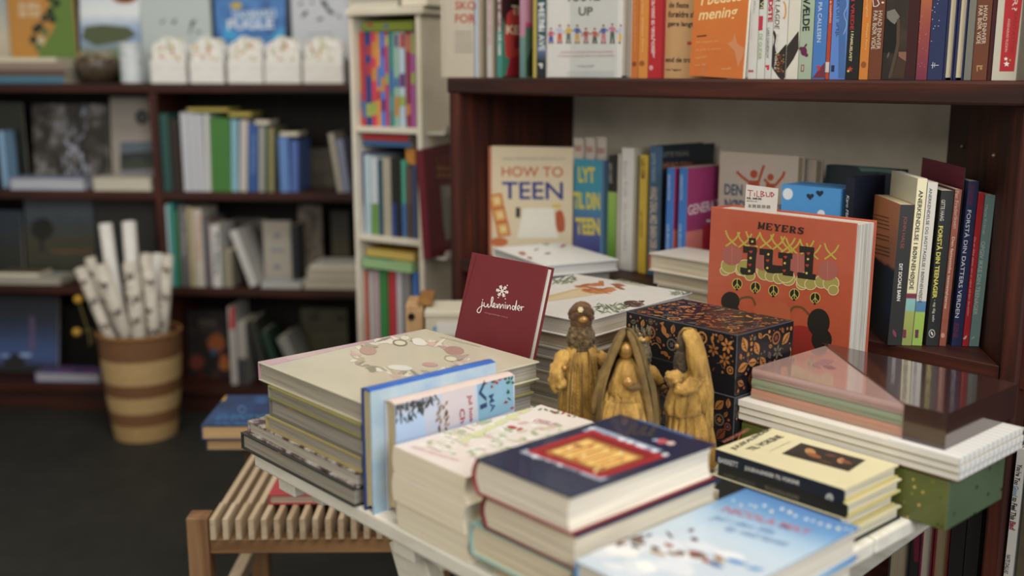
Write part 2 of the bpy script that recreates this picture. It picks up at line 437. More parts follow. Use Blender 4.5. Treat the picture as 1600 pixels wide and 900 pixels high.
for k, z in SH.items(): part('shelf', (-.30, 0.003, z-.028), (1.22, .295, z), MAHOG[0], f0)
part('plinth', (-.30, .02, 0), (1.22, .04, SH['c']-.028), MAHOG[0], f0)
part('back_panel', (-.30, .295, 0), (1.22, .303, E+.42), wood('dark_back', '120B08', '1A100C', '22150F', 2, .6), f0, bev=0)

rt, s0, i0 = frame_root('bookcase', FR, .5, .16, 'dark red-brown bookcase on the right with a pale back panel and splayed end', 'bookcase')
f0 = (s0, i0); ZT = E-.011; ZL = E-.37; ZB = E-.74
def rprism(name, poly, z0, z1, m, bev=.0015):
    bm = bmesh.new(); prism(bm, [(p[0]-f0[0], p[1]-f0[1]) for p in poly], z0, z1)
    bmesh.ops.recalc_face_normals(bm, faces=bm.faces)
    o = link_mesh(name, bm, m, rt)
    return bevel(o, bev) if bev else o
shp = [(-.03, 0), (1.16, 0), (1.16, .33), (-.03, .33)]
rprism('shelf', shp, ZT-.031, ZT, MAHOG[0], .004)
ins = [(.006, .002), (1.10, .002), (.845, .32), (.006, .32)]
rprism('shelf', ins, ZL-.026, ZL, MAHOG[0])
rprism('shelf', [(.006, .002), (1.55, .002), (1.55, .32), (.006, .32)], ZB-.026, ZB, MAHOG[0])
rprism('plinth', [(.006, .02), (1.1, .02), (1.1, .04), (.006, .04)], 0, .07, MAHOG[0])
rprism('side_panel', [(-.022, 0), (.006, 0), (.006, .325), (-.022, .325)], 0, ZT-.031, MAHOG[2])
rprism('side_panel', [(1.102, .004), (1.14, .004), (.885, .325), (.847, .325)], ZL-.026, ZT-.031, MAHOG[2])
rprism('post', [(1.102, -.004), (1.1265, -.004), (1.1265, .03), (1.102, .03)], 0, E+.5, MAHOG[2], .004)
rprism('back_panel', [(.006, .321), (.86, .321), (.86, .33), (.006, .33)], ZL, ZT-.031, PALEB, 0)
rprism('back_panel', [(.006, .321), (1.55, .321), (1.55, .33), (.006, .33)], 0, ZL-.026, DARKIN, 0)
for (a, z) in ((.28, E-.11), (.72, E-.11), (.78, E-.27)):
    bm = bmesh.new(); p = Vector((1.102+(.847-1.102)*a-f0[0]-.003, .004+.321*a-f0[1], z)); ball(bm, p, .0035, 8, 6)
    link_mesh('shelf_pin', bm, paint('8A7A60', .35, .5, metal=.6), rt, smooth=True)

# narrow white bookcase between the two
rt, s0, i0 = frame_root('bookcase', FW, .1, .1, 'narrow off-white bookcase packed with bright books between the dark bookcases', 'bookcase')
f0 = (s0, i0); WHT = photo('old_white_paint', ['B7AD98', 'C6BDA9', 'CEC6B4'], 6., (1, 1, 1), .5)
sL = FW.hit(549, 200)[0]; sl2 = FW.hit(554.5, 200)[0]; sR = FW.hit(659, 200)[0]; sr2 = FW.hit(651, 200)[0]
WZ = [FW.hit(600, y)[1] for y in (46, 199, 239, 371, 575)]
for a, b in ((sL, sl2), (sr2, sR)): part('side_panel', (a, 0, 0), (b, .34, FW.hit(600, 23.5)[1]-.0003), WHT, f0)
for z in WZ[1:2]+WZ[3:]+[.12]: part('shelf', (sl2, .003, z-.014), (sr2, .33, z), WHT, f0)
part('top_board', (sL-.006, -.006, FW.hit(600, 23.5)[1]), (sR+.012, .345, FW.hit(600, 12)[1]), WHT, f0)
part('back_panel', (sl2, .33, 0), (sr2, .338, WZ[0]+.04), WHT, f0, bev=0)
WTOP = FW.hit(600, 12)[1]
# display ledge hooks on its right side
for z in (FW.hit(660, 400)[1], FW.hit(660, 205)[1]):
    bm = bmesh.new(); box(bm, (sR-s0, .02-i0, z-.008), (sR-s0+.05, .15-i0, z-.004)); box(bm, (sR-s0+.047, .02-i0, z-.008), (sR-s0+.05, .15-i0, z+.012))
    link_mesh('display_ledge', bm, paint('CFC9BC', .3, .5), rt)

# ------------------------------------------------------------------ white slatted folding table
TZ = E-.46
uc, vc = -.86, .9
rt = empty('folding_table', mat4(U, V, ZU, uv(uc, vc, 0)), 'white wooden folding table with a slatted top under the stacks of books', 'table')
f0 = (uc, vc); TW = photo('chalky_white_paint', ['C6BFAC', 'D6D0BF', 'DCD7C8'], 14., (1, 4, 4), .5)
for k in range(7):
    v0 = .606+k*.086; part('tabletop_slat', (-1.155, v0, TZ-.019), (-.511, v0+.0835, TZ), TW, f0, .003)
for a in (-1.10, -.862, -.60):
    part('cross_beam', (a-.019, .618, TZ-.041), (a+.019, 1.19, TZ-.019), TW, f0, .002)
    part('cross_beam', (a-.013, .66, TZ-.066), (a+.013, 1.15, TZ-.041), TW, f0, .002)
def board(name, p, q, wd, th):
    """leg from (u, z) p to q in a plane of constant v given by th = (v0, v1)"""
    d = np.array(q)-np.array(p); d = d/np.linalg.norm(d); n = np.array([-d[1], d[0]])*wd/2
    bm = bmesh.new(); pts = [np.array(p)+n, np.array(q)+n, np.array(q)-n, np.array(p)-n]
    a = [bm.verts.new((x-uc, th[0]-vc, z)) for x, z in pts]; b = [bm.verts.new((x-uc, th[1]-vc, z)) for x, z in pts]
    for i in range(4): bm.faces.new((a[i], a[(i+1) % 4], b[(i+1) % 4], b[i]))
    bm.faces.new(a[::-1]); bm.faces.new(b); bmesh.ops.recalc_face_normals(bm, faces=bm.faces)
    bevel(link_mesh(name, bm, TW, rt), .002)
for v in (.645, 1.115):
    board('leg', (-.90, TZ-.040), (-.60, .026), .06, (v, v+.02))
    board('leg', (-.585, TZ-.048), (-1.10, .026), .05, (v+.14, v+.16))
part('foot_rail', (-.635, .62, 0), (-.595, 1.18, .03), TW, f0)
part('foot_rail', (-1.115, .62, 0), (-1.075, 1.18, .03), TW, f0)

# ------------------------------------------------------------------ slatted bench
BZ = E-.725; FB = Frame(onz(290, 811, BZ)[:2], (1, .015))
rt = empty('slatted_bench', mat4(FB.d, FB.n, ZU, FB.pt(.2, .22, 0)), 'light wood slatted bench on the dark floor left of the table', 'bench')
f0 = (.2, .22)
PINE = [wood('pine_x', '6E4C2C', '8E6840', 'A98258', 0, .55, .8), wood('pine_y', 'A58C6C', 'BCA689', 'CFBB9E', 1, .55, .8), wood('pine_z', '5A3C22', '7A5534', '93704A', 2, .55, .8)]
BL, BD = .415, .46
part('leg', (0, 0, 0), (.036, .036, BZ+.001), PINE[2], f0); part('leg', (BL-.036, 0, 0), (BL, .036, BZ), PINE[2], f0)
part('leg', (0, BD-.036, 0), (.036, BD, BZ), PINE[2], f0); part('leg', (BL-.036, BD-.036, 0), (BL, BD, BZ), PINE[2], f0)
part('rail', (.036, .004, BZ-.064), (BL-.036, .034, BZ-.038), PINE[0], f0); part('rail', (.036, BD-.034, BZ-.064), (BL-.036, BD-.004, BZ-.038), PINE[0], f0)
part('stretcher', (.006, .036, .155), (.03, BD-.036, .185), PINE[1], f0); part('stretcher', (BL-.03, .036, .155), (BL-.006, BD-.036, .185), PINE[1], f0)
k = 0; x = .0385
while x < BL-.05:
    part('slat', (x, .0, BZ-.038), (x+.0105, BD, BZ-.004), PINE[1], f0, .001)
    part('slat_block', (x+.0008, -.002, BZ-.037), (x+.0097, .07, BZ), PINE[1], f0, .001)
    x += .0212

# ------------------------------------------------------------------ woven basket with paper rolls
def basket_mat():
    m, nt, b = _new('woven_straw')
    mp = coords(nt); sx = nt.nodes.new('ShaderNodeSeparateXYZ'); nt.links.new(mp.outputs[0], sx.inputs[0])
    mr = N(nt, 'ShaderNodeMapRange'); mr.inputs[2].default_value = .30; nt.links.new(sx.outputs[2], mr.inputs[0])
    r = ramp(nt, ['C09A5C', '85582A', 'C9A468', '7F5226', 'C9A468', '80542A'], [0, .17, .31, .48, .62, .86], 'CONSTANT'); nt.links.new(mr.outputs[0], r.inputs[0])
    nz = N(nt, 'ShaderNodeTexNoise', Scale=120., Detail=2.); nt.links.new(mp.outputs[0], nz.inputs['Vector'])
    mx = N(nt, 'ShaderNodeMix', data_type='RGBA', blend_type='MULTIPLY'); mx.inputs[0].default_value = .5
    nt.links.new(r.outputs[0], mx.inputs[6]); nt.links.new(nz.outputs['Fac'], mx.inputs[7]); nt.links.new(mx.outputs[2], b.inputs['Base Color'])
    b.inputs['Roughness'].default_value = .75; return m
pb = onz(213, 693, 0); BC = np.array([pb[0], pb[1]+.095, 0])
zt = float(onplane(213, 532, BC-np.array([0, .12, 0]), np.array([0, 1., 0]))[2])
rt = empty('basket', mat4([1, 0, 0], [0, 1, 0], ZU, BC), 'round woven straw basket with brown bands on the dark floor', 'basket')
bm = bmesh.new(); NR = 44; prof = []
for k in range(NR+1):
    t = k/NR; prof.append((.093+.029*t+.005*math.sin(math.pi*t), zt*t))
weave = lambda t, k, r: r+.0022*(1 if (int(t/(2*math.pi)*60+.5)+k) % 2 else -1)
lathe(bm, prof, 60, weave, closed=False)
pin = [(r-.008, z) for r, z in prof][::-1]
rings = lathe(bm, pin[:-1]+[(.085, .008)], 60, None, closed=False); bm.faces.new(rings[-1])
bmesh.ops.recalc_face_normals(bm, faces=bm.faces)
link_mesh('basket_wall', bm, basket_mat(), rt, smooth=True)
bm = bmesh.new(); R = .122
tube(bm, [(R*math.cos(t), R*math.sin(t), zt+.001) for t in [2*math.pi*i/48 for i in range(49)]], .006, 8, cap=False)
link_mesh('rim', bm, paint('8A5E30', .7, .2), rt, smooth=True)
butter = photo('butterfly_paper', ['A69C8C', 'B9B0A0', 'C4BBAC', 'CBC3B5'], 20., (1, 1, .5), .6)
plainp = photo('white_paper', ['C2BEB6', 'CECAC3', 'D4D1CA'], 8., (1, 1, 1), .6)
bm = bmesh.new(); lathe(bm, [(.001, .150), (.06, .156), (.098, .160), (.100, .164), (.05, .168), (.001, .167)], 30, lambda t, k, r: r*(1+.01*math.sin(7*t+k)), closed=False)
link_mesh('packing_paper', bm, plainp, rt, smooth=True)
def roll(xt, yt, xb, rad, dyt, dyb, m, label):
    rad *= .955; zb = .1695
    Pt = onplane(xt, yt, np.array([0, BC[1]+dyt, 0]), np.array([0, 1., 0])); Pr = onplane(xb, 520, np.array([0, BC[1]+dyb, 0]), np.array([0, 1., 0]))
    d = Pr-Pt; Pb = Pt+d*((zb-Pt[2])/d[2]); zx = Pt-Pb; L = np.linalg.norm(zx); zx /= L; Pb = Pb+zx*rad*math.hypot(zx[0], zx[1])/max(zx[2], .5); L -= .01
    xx = np.cross([0, 1, 0], zx); xx /= np.linalg.norm(xx); bm = bmesh.new()
    lathe(bm, [(rad, 0), (rad, L), (rad*.82, L), (rad*.82, L-.02), (rad*.55, L-.02), (rad*.55, L-.004), (rad*.45, L-.004), (rad*.45, L-.08)], 20)
    o = link_mesh('paper_roll', bm, m, None, mat4(xx, np.cross(zx, xx), zx, Pb))
    for p in o.data.polygons: p.use_smooth = len(p.vertices) == 4
    tag(o, label, 'paper roll', 'rolls of paper in the basket')
    if m is butter:                                  # printed butterflies wrapped round the roll
        rb = random.Random(label); wing = ['3A2A24', '4E3A30', '2E2622', '5A4238']; mats = [paint(c, .6) for c in wing+['8A7A5A', '8E8A80']]
        z_b = L-.035-rb.uniform(0, .02)
        while z_b > .09:
            bm = bmesh.new(); t0 = -math.pi/2+rb.uniform(-.5, .5); sz = rb.uniform(.8, 1.1)*rad*.72; tl = rb.uniform(-.5, .5); mi_ = rb.randrange(4)
            for dx, dz, l, w2, an in ((-.8, .35, 1.7, 1.0, -.5), (.8, .35, 1.7, 1.0, .5), (-.6, -.5, 1.2, .8, .6), (.6, -.5, 1.2, .8, -.6), (0, 0, 1.6, .25, math.pi/2)):
                cx_, cz_ = dx*math.cos(tl)-dz*math.sin(tl), dx*math.sin(tl)+dz*math.cos(tl)
                f = bm.faces.new([bm.verts.new(((rad+.0004)*math.cos(t0+px_/rad), (rad+.0004)*math.sin(t0+px_/rad), z_b+pz_)) for px_, pz_ in leaf(cx_*sz, cz_*sz, l*sz, w2*sz, an+tl)]); f.material_index = mi_
            for q in range(3):
                zq = z_b-sz*1.6-q*.004; f = bm.faces.new([bm.verts.new(((rad+.0003)*math.cos(t), (rad+.0003)*math.sin(t), zq+e)) for t, e in [(t0-.5+.25*k, 0) for k in range(5)]+[(t0+.5-.25*k, .0011) for k in range(5)]]); f.material_index = 5
            z_b -= rb.uniform(.065, .095); link_mesh('butterfly_print', bm, mats, o)
for a in [(164, 345, 187.3, .0205, .0427, .0373, plainp, 'left of the two tall plain white paper rolls in the basket'),
          (201, 342, 213.4, .0215, .0515, .0617, plainp, 'right of the two tall plain white paper rolls in the basket'),
          (124, 417, 169, .0185, -.0192, -.0393, butter, 'leftmost leaning printed paper roll in the basket'),
          (140, 400, 172.5, .0175, .0381, -.0028, butter, 'printed paper roll behind the leftmost roll in the basket'),
          (156, 414, 196, .0235, -.0832, -.0426, butter, 'wide butterfly-printed paper roll at the front left of the basket'),
          (172, 400, 194.6, .0165, -.0114, .0018, plainp, 'short pale paper roll between the two tall white rolls, in front'),
          (203, 406, 216.8, .0235, -.0551, -.0606, butter, 'butterfly-printed paper roll at the front middle of the basket'),
          (231, 415, 241.3, .0195, -.0514, -.0378, butter, 'butterfly-printed paper roll right of the middle one at the basket front'),
          (228, 394, 227.3, .0175, -.0176, .0131, butter, 'printed paper roll standing behind the front right rolls in the basket'),
          (247, 394, 243, .0195, .04, .0582, plainp, 'pale paper roll second from the right rim of the basket'),
          (262, 396, 254, .0185, -.0101, .0044, butter, 'rightmost printed paper roll in the basket')]: roll(*a)
for (x, y, dy, lb) in ((122, 468, -.06, 'upper yellow ball flower beside the basket rim'), (120, 519, -.03, 'lower yellow ball flower beside the basket rim')):
    P = onplane(x, y, np.array([0, BC[1]+dy, 0]), np.array([0, 1., 0])); Q = np.array([BC[0]-.134, BC[1]+dy, zt+.012]); Q2 = np.array([BC[0]-.1325, BC[1]+dy, zt-.03])
    r0 = empty('dried_flower', mat4([1, 0, 0], [0, 1, 0], ZU, Q2), lb, 'flower', 'yellow ball flowers in the basket')
    bm = bmesh.new(); ball(bm, Vector(P-Q2), .0125, 16, 12)
    for i, vv in enumerate(bm.verts): vv.co += (vv.co-Vector(P-Q2))*(.08 if i % 2 else -.04)
    link_mesh('flower_head', bm, paint('B58A22', .8, .1), r0, smooth=True)
    bm = bmesh.new(); tube(bm, [Vector((0, 0, 0)), Vector(Q-Q2), Vector(P-Q2)], .0015, 6); link_mesh('stem', bm, paint('7A6A3A', .8, .1), r0)
# ------------------------------------------------------------------ bookcase by the back wall: what stands on it
def L_sp(x0, x1, yb, yt, sh, col, lb, cover=None, **kw):
    return spine_out(FL, x0, x1, yb, yt, SH[sh], lb, cover or col, col, depth=kw.pop('depth', .15), **kw)
def L_cv(x0, x1, yb, yt, sh, m, lb, **kw):
    return cover_out(FL, x0, x1, yb, yt, SH[sh], lb, m, **kw)
def L_ly(x0, x1, y, z, T, lb, col, depth=.18, **kw):
    return lie_fr(FL, x0, x1, y, z, T, depth, lb, col, **kw)
st = SH['top']
# top board, left
B = L_cv(-40, 20, 100, -60, 'top', bands('sandy', ['B0A48C', 'C2B79E', '8FA2AE'], 1, (0, .3), .1), 'pale blue and sand book at the left edge of the top board', inset=.2, T=.012)
B = L_cv(20, 121, 105, -60, 'top', paint('B9802C', .5), 'orange and green book with a row of olives standing on the top board', inset=.17, T=.015)
art(B, 'front', [('5C7A2C', [(62, -55), (121, -58), (121, 104), (50, 104), (86, 40)])]+[(c, circ(x, y, 6, 7)) for x, y, c in [(88, 5, '1E2A1E'), (78, 18, '22301E'), (70, 28, '28361F'), (82, 30, '1E2A1E'), (62, 42, '22301E'), (70, 50, '5C6B3C'), (56, 46, '1E2A1E'), (52, 62, '22301E'), (64, 64, 'B7B08C'), (60, 74, '5C6B3C'), (90, -12, '1E2A1E'), (78, -4, '28361F')]])
title(B, 'front', 'DU SKAL', (30, 14), (64, 14), (30, 4), 'D8CDB2', .02); title(B, 'front', 'SE DA', (30, 26), (64, 26), (30, 17), 'D8CDB2', .02)
z = st
for i, (x0, x1, t, col, lb) in enumerate([(-30, 98, .022, '3F7186', 'teal blue book at the bottom of the low pile on the top board'), (-30, 101, .020, '5E4438', 'dark maroon book second from the bottom of the low pile on the top board'), (-30, 104, .024, '8C7A6C', 'brown-grey book below the cream one in the low pile on the top board'), (-30, 88, .014, 'CFC7A8', 'cream book on top of the low pile on the top board')]):
    L_ly(x0, x1, 100, z, t, lb, col, .15, inset=.012, hard=False, page='CBC0A8', spine_front=True); z += t
B = L_cv(126, 219, 118, -70, 'top', bands('lakehill', ['2A2A24', '57603A', '6E7A48', '7E95B4', '93A8C4', 'D5DADA', 'C9D2DA', '3A3028', '2A2420'], 1, (.0, .36), .03), 'landscape picture book with a green hill and pale sky, leaning on the top board', inset=.168, T=.014, tilt=.12)
art(B, 'front', [('B05A2C', circ(195, -4, 20, 10)), ('23201C', circ(195, -6, 17, 8)), ('4C5634', [(128, 60), (132, 42), (160, 38), (200, 42), (214, 54), (196, 64), (150, 72)])])
# wicker bundle and little printed tin
bm = bmesh.new(); lathe(bm, [(.03, 0), (.05, .012), (.064, .04), (.069, .07), (.064, .072), (.056, .05)], 28, lambda t, k, r: r*(1+.03*math.sin(16*t+k)))
pb_ = FL.pt(FL.hit(154, 115, .08)[0], .078, st+.0006)
r0 = empty('wicker_bowl', mat4(FL.d, FL.n, ZU, pb_), 'small dark wicker bowl of shells on the top board', 'bowl')
link_mesh('bowl', bm, photo('dark_wicker', ['2A2018', '4A3C2C', '6A5A42'], 90.), r0, smooth=True)
random.seed(3)
bm = bmesh.new()
for i in range(12): ball(bm, Vector((random.uniform(-.05, .05), random.uniform(-.05, .05), .07+random.uniform(0, .02))), (.018, .016, .012), 10, 7)
o = link_mesh('shell', bm, photo('shells', ['5A4A38', '8A7A60', 'C9BC9E'], 30.), r0, smooth=True); o['kind'] = 'stuff'
p_ = FL.pt(FL.hit(208, 120, .05)[0], .045, st+.0006)
r0 = empty('tin', mat4(FL.d, FL.n, ZU, p_), 'small white printed tin beside the wicker bowl on the top board', 'tin')
bm = bmesh.new(); lathe(bm, [(.033, 0), (.035, .004), (.035, .112), (.033, .116)], 28); link_mesh('can', bm, photo('tin_print', ['6C7C84', 'B4BCC0', 'C6CCCE', 'CFD2D0'], 45., (1, 1, 3), .35, [.3, .4, .5, .7]), r0)
bm = bmesh.new(); lathe(bm, [(.036, .112), (.036, .124), (.03, .126)], 28); link_mesh('lid', bm, paint('C2C8C8', .3), r0)
# top board, right: face-out books behind the white packs
B = L_cv(224, 333, 110, -50, 'top', paint('B4BEBC', .55), 'pale grey-green book with small birds standing on the top board', inset=.2, T=.014)
art(B, 'front', strokes('4A5450', smooth_line([(296, 52), (300, 40), (306, 32)]), 3)+[('3A4442', leaf(301, 36, 12, 6, -1.)), ('4A5652', leaf(272, 34, 12, 5, -.9)), ('4A5652', leaf(254, 34, 10, 4, -.7)), ('55605C', leaf(310, 50, 10, 4, .3))])
B = L_cv(340, 457, 110, -50, 'top', photo('deepblue', ['1C3A6C', '2E66A8', '3D7EBB', '2B5790'], 14.), 'blue bird book standing behind the white packs', spine='A8A294', inset=.19, T=.02)
art(B, 'front', [('B8A03A', circ(369, 9, 9, 6)), ('2F9AD0', [(348, 40), (380, 58), (420, 60), (440, 40), (446, 62), (348, 62)]), ('141C2A', [(446, -45), (457, -45), (457, 108), (446, 108)])])
title(B, 'front', 'DANMARKS', (364, 30), (432, 26), (364, 18), 'C6D2DE', .02); title(B, 'front', 'FUGLE', (356, 47), (428, 44), (356, 31), 'D5DEE6', .03)
B = L_cv(459, 548, 112, -50, 'top', paint('BBBEC4', .5), 'white book with dark flying birds at the right of the top board', inset=.18, T=.014)
art(B, 'front', [('33363A', leaf(*a)) for a in [(476, 22, 16, 6, -.8), (507, 6, 20, 8, .9), (516, 18, 18, 7, .6), (500, 30, 12, 5, -.2), (470, 6, 10, 4, -.6), (530, 26, 10, 4, .9), (488, 4, 8, 4, .4)]]+[('9DA2A6', [(480, 52), (520, 50), (520, 53), (480, 55)])])
pk = photo('flower_card', ['B8562E', 'D09A2A', 'A9B08A', 'D8D4CC', 'E2E0DA', 'E4E2DC', 'CFC0B0', 'C0603A'], 30., (1, 1, 1), .5, [.30, .36, .40, .45, .55, .60, .66, .72])
pkw = paint('D6D3CC', .5)
for i, (x0, x1, lb) in enumerate([(236, 291, 'leftmost white pack of flower-topped cards on the top board'), (297, 350, 'white card pack second from the left on the top board'), (356, 411, 'middle white card pack of the five on the top board'), (414, 470, 'white card pack second from the right on the top board'), (474, 536, 'rightmost white card pack on the top board')]):
    a, b = FL.hit(x0, 120, .02)[0], FL.hit(x1, 120, .02)[0]; w_ = b-a
    r0 = empty('card_pack', mat4(FL.d, FL.n, ZU, FL.pt(a, .02, st+.0005)), lb, 'card pack', 'white packs of flower cards')
    bm = bmesh.new(); hh = .074
    box(bm, (0, 0, 0), (w_, .10, .004)); box(bm, (0, 0, .004), (.003, .10, hh)); box(bm, (w_-.003, 0, .004), (w_, .10, hh)); box(bm, (.003, 0, .004), (w_-.003, .003, hh*.92)); box(bm, (.003, .097, .004), (w_-.003, .10, hh))
    link_mesh('box', bm, photo('pack_print', ['A8A29A', 'CFCBC4', 'D8D5CF', 'DAD7D2'], 12., (1, 1, 3), .5, [.3, .38, .5, .7]), r0)
    for q in range(5):
        bm = bmesh.new(); cx, hw = w_/2, w_/2-.004
        poly = [(cx-hw, .006), (cx+hw, .006), (cx+hw, hh+.01)]+[(cx+hw*math.cos(t), hh+.012+(.055+.008*(q % 2))*abs(math.sin(t))**.6*(1-.18*abs(math.sin(3.5*t)))) for t in [math.pi*k/22 for k in range(1, 22)]]+[(cx-hw, hh+.01)]
        y0 = .008+q*.018
        va = [bm.verts.new((p[0], y0, p[1])) for p in poly]; vb = [bm.verts.new((p[0], y0+.002, p[1])) for p in poly]
        for k in range(len(poly)): bm.faces.new((va[k], va[(k+1) % len(poly)], vb[(k+1) % len(poly)], vb[k]))
        bm.faces.new(va[::-1]); bm.faces.new(vb); bmesh.ops.recalc_face_normals(bm, faces=bm.faces)
        link_mesh('card', bm, pk, r0)
    bm = bmesh.new(); fr_ = random.Random(i+40); fm = [paint(c, .5) for c in ('C06A34', 'C9A040', '9AA478', 'B8564A', 'C98A5A')]
    for q in range(13):
        a_ = fr_.uniform(.15, .85)*w_; zz_ = fr_.uniform(.072, .122); rr = fr_.uniform(.0025, .006)
        f = bm.faces.new([bm.verts.new((a_+x, (.0075 if zz_ > hh*.9 else -.0004)-.00001*q, zz_+y)) for x, y in circ(0, 0, rr, rr, 8)]); f.material_index = fr_.randrange(5)
    link_mesh('flower_print', bm, fm, r0)
# second shelf, left bay
B = L_cv(-40, 44, 285, 160, 'a', bands('night_field', ['0E0F0E', '1A1D17', '24281C'], 1, (0, .25), .1), 'dark moody cover at the left edge of the second shelf', inset=.16, T=.015)
L_sp(4, 12, 285, 205, 'a', '7FA6C6', 'thin sky-blue spine at the left edge of the second shelf', inset=.08, depth=.07)
B = L_cv(54, 170, 285, 163, 'a', photo('feathers', ['17130F', '241E19', '3C3630', '6C6864', '8A8C96'], 16., (1, 1, .6), .4, [.36, .46, .52, .6, .72]), 'dark photo book with a burst of pale feathers on the second shelf', inset=.12, T=.018, tilt=.1)
random.seed(5)
art(B, 'front', [(random.choice(['7C7E88', '5C5A58', '8D90A0', '4A4642']), leaf(112+random.uniform(-1, 1)*(8+abs(y-228)*.55), y, random.uniform(8, 20), random.uniform(3, 6), random.uniform(-.6, .6)+1.57)) for y in [175+i*1.9 for i in range(54)]])
B = L_cv(176, 242, 286, 152, 'a', paint('8E857A', .5), 'beige book with a round black emblem and a landscape photo on the second shelf', inset=.11, T=.018, tilt=.08)
art(B, 'front', [('151515', circ(222, 183, 11, 12)), ('6E6862', circ(222, 183, 5)), ('151515', circ(222, 183, 3.5)), ('23272A', [(188, 222), (240, 220), (240, 275), (188, 274)]), ('525C66', [(188, 222), (240, 220), (240, 236), (188, 240)]), ('2E3A2A', [(188, 256), (214, 246), (240, 258), (240, 275), (188, 274)]), ('74707A', [(188, 266), (240, 264), (240, 272), (188, 273)])])
L_ly(15, 131, 288, SH['a'], .040, 'pale bluish book lying at the front of the second shelf under the feather book', '7E86A0', .095, page='B2B4BC', hard=True)
L_ly(146, 236, 290, SH['a'], .044, 'cream book lying at the front of the second shelf under the beige book', 'B9B3A2', .085, page='C4BDAA', hard=True)
# second shelf, right bay
G = 'spines on the second shelf by the back wall'
L_sp(256, 269, 295, 178, 'a', '23504A', 'dark teal spine at the left of the second shelf right bay', group=G)
L_sp(270, 285, 295, 186, 'a', '2C211C', 'dark brown spine between the teal one and the white ones on the second shelf', group=G)
for i, (a, b) in enumerate([(288, 300), (300.5, 311), (311.5, 322)]): L_sp(a, b, 298, 176+i, 'a', 'B9BAC0', 'one of three like white spines side by side on the second shelf', group='white spines on the second shelf')
L_sp(322.5, 330, 298, 178, 'a', 'C6C4C0', 'white spine leaning against the green ones on the second shelf', lean=.02, group=G)
for i in range(5): L_sp(331+i*6.2, 337+i*6.2, 298, 183+i*.6, 'a', '3F7A2E', 'one of five like green spines side by side on the second shelf', lean=.02, group='green spines on the second shelf')
L_sp(362, 372, 299, 187, 'a', '7FAFC0', 'light turquoise spine right of the green ones on the second shelf', lean=.04, group=G)
L_sp(374, 386, 299, 188, 'a', 'BDB4B0', 'pinkish white spine leaning beside the turquoise one on the second shelf', lean=.06, group=G)
B = L_sp(388, 402, 299, 194, 'a', '2C5596', 'strong blue spine with pale letters on the second shelf', lean=.05, group=G); title(B, 'spine', 'NORDEN', (394, 210), (392, 270), (400, 210), '6F92C0')
L_sp(404, 413, 299, 198, 'a', '9A9A94', 'grey spine between the blue and the olive ones on the second shelf', lean=.05, group=G)
L_sp(414, 419, 299, 200, 'a', '3A5A38', 'thin dark green spine right of the grey one on the second shelf', lean=.04, group=G)
L_sp(420, 428, 299, 200, 'a', '8C8458', 'olive spine on the second shelf', lean=.04, group=G)
L_sp(430, 434, 299, 204, 'a', '24301F', 'thin blackish green spine on the second shelf', lean=.02, group=G)
L_sp(438, 453, 299, 214, 'a', '5E86C4', 'wide light blue spine at the right of the row on the second shelf', group=G)
L_sp(455, 466, 299, 220, 'a', '4E6CB4', 'periwinkle blue spine right of the wide light blue one on the second shelf', lean=.03, group=G)
zt_ = FL.hit(330, 175, .02)[1]
L_ly(292, 356, 175, zt_+.0015, .010, 'left yellow booklet lying across the white and green spines', 'A8962E', .12, hard=False, page='B9A850', inset=.02)
L_ly(357, 392, 178, zt_-.014, .012, 'right yellow booklet lying across the spines beside the other yellow one', 'A89A34', .12, hard=False, page='B9A850', inset=.03)
for i, (a, b, y, c, lb) in enumerate([(398, 420, 186, '4A3A2C', 'brown booklet lying on the spines right of the yellow ones'), (436, 466, 196, '3A3026', 'dark mottled booklet lying on the light blue spine')]):
    L_ly(a, b, y, FL.hit((a+b)/2, y+(9 if i == 0 else 17), .03)[1], .014, lb, photo('mottle%d' % i, ['1F1A16', c, '5C5448'], 40.), .1, hard=False, inset=.035)
B = L_cv(474, 531, 299, 233, 'a', photo('darkbox', ['2E2820', '40382C', '4C4436'], 20.), 'dark brown book with a gold ornament at the right of the second shelf', inset=.165, T=.05)
art(B, 'front', [('6A5C3C', star(503, 258, 9, 8)), ('2A2620', circ(503, 258, 4)), ('5A4E34', [(484, 280), (522, 280), (522, 282), (484, 282)])])
L_sp(528, 536, 299, 208, 'a', 'A69F90', 'cream spine leaning left at the right end of the second shelf', lean=-.14)
L_sp(537, 547, 299, 218, 'a', '7A809A', 'bluish grey spine leaning left at the right end of the second shelf', lean=-.12)
# third shelf, left bay
dk = [('hill1', ['14160F', '20241A', '26303A', '2E3C4C'], -45, 38, 330, 'dark blue evening landscape cover at the left edge of the third shelf'),
      ('hill2', ['17190F', '2E2E1C', '3E3A24', '3A444A', '525B62'], 44, 149, 312, 'dusky landscape cover with a tree under clouds on the third shelf'),
      ('hill3', ['161411', '1C1A17', '26221E'], 153, 246, 310, 'nearly black cover behind the basket rolls on the third shelf')]
for nm, cs, x0, x1, yt, lb in dk:
    B = L_cv(x0, x1, 445, yt, 'b', bands(nm, cs, 1, (0, .24), .12, .5), lb, inset=.14, T=.016, tilt=.08)
    if nm == 'hill2': art(B, 'front', [('1D1C12', circ(66, 358, 18, 17)), ('1A1910', [(62, 370), (68, 370), (68, 395), (62, 395)])]+[('6A4A2A', circ(x, 392+i % 3, 5, 2)) for i, x in enumerate(range(84, 140, 9))])
L_ly(-20, 94, 440, SH['b'], .022, 'pale book lying on the third shelf under the dusky landscape covers', 'A6A498', .115, page='A39C8C', hard=False)
L_ly(-6, 60, 430, SH['b']+.0225, .012, 'thin olive booklet on top of the pale book on the third shelf', '5C5640', .09, hard=False, inset=.03)
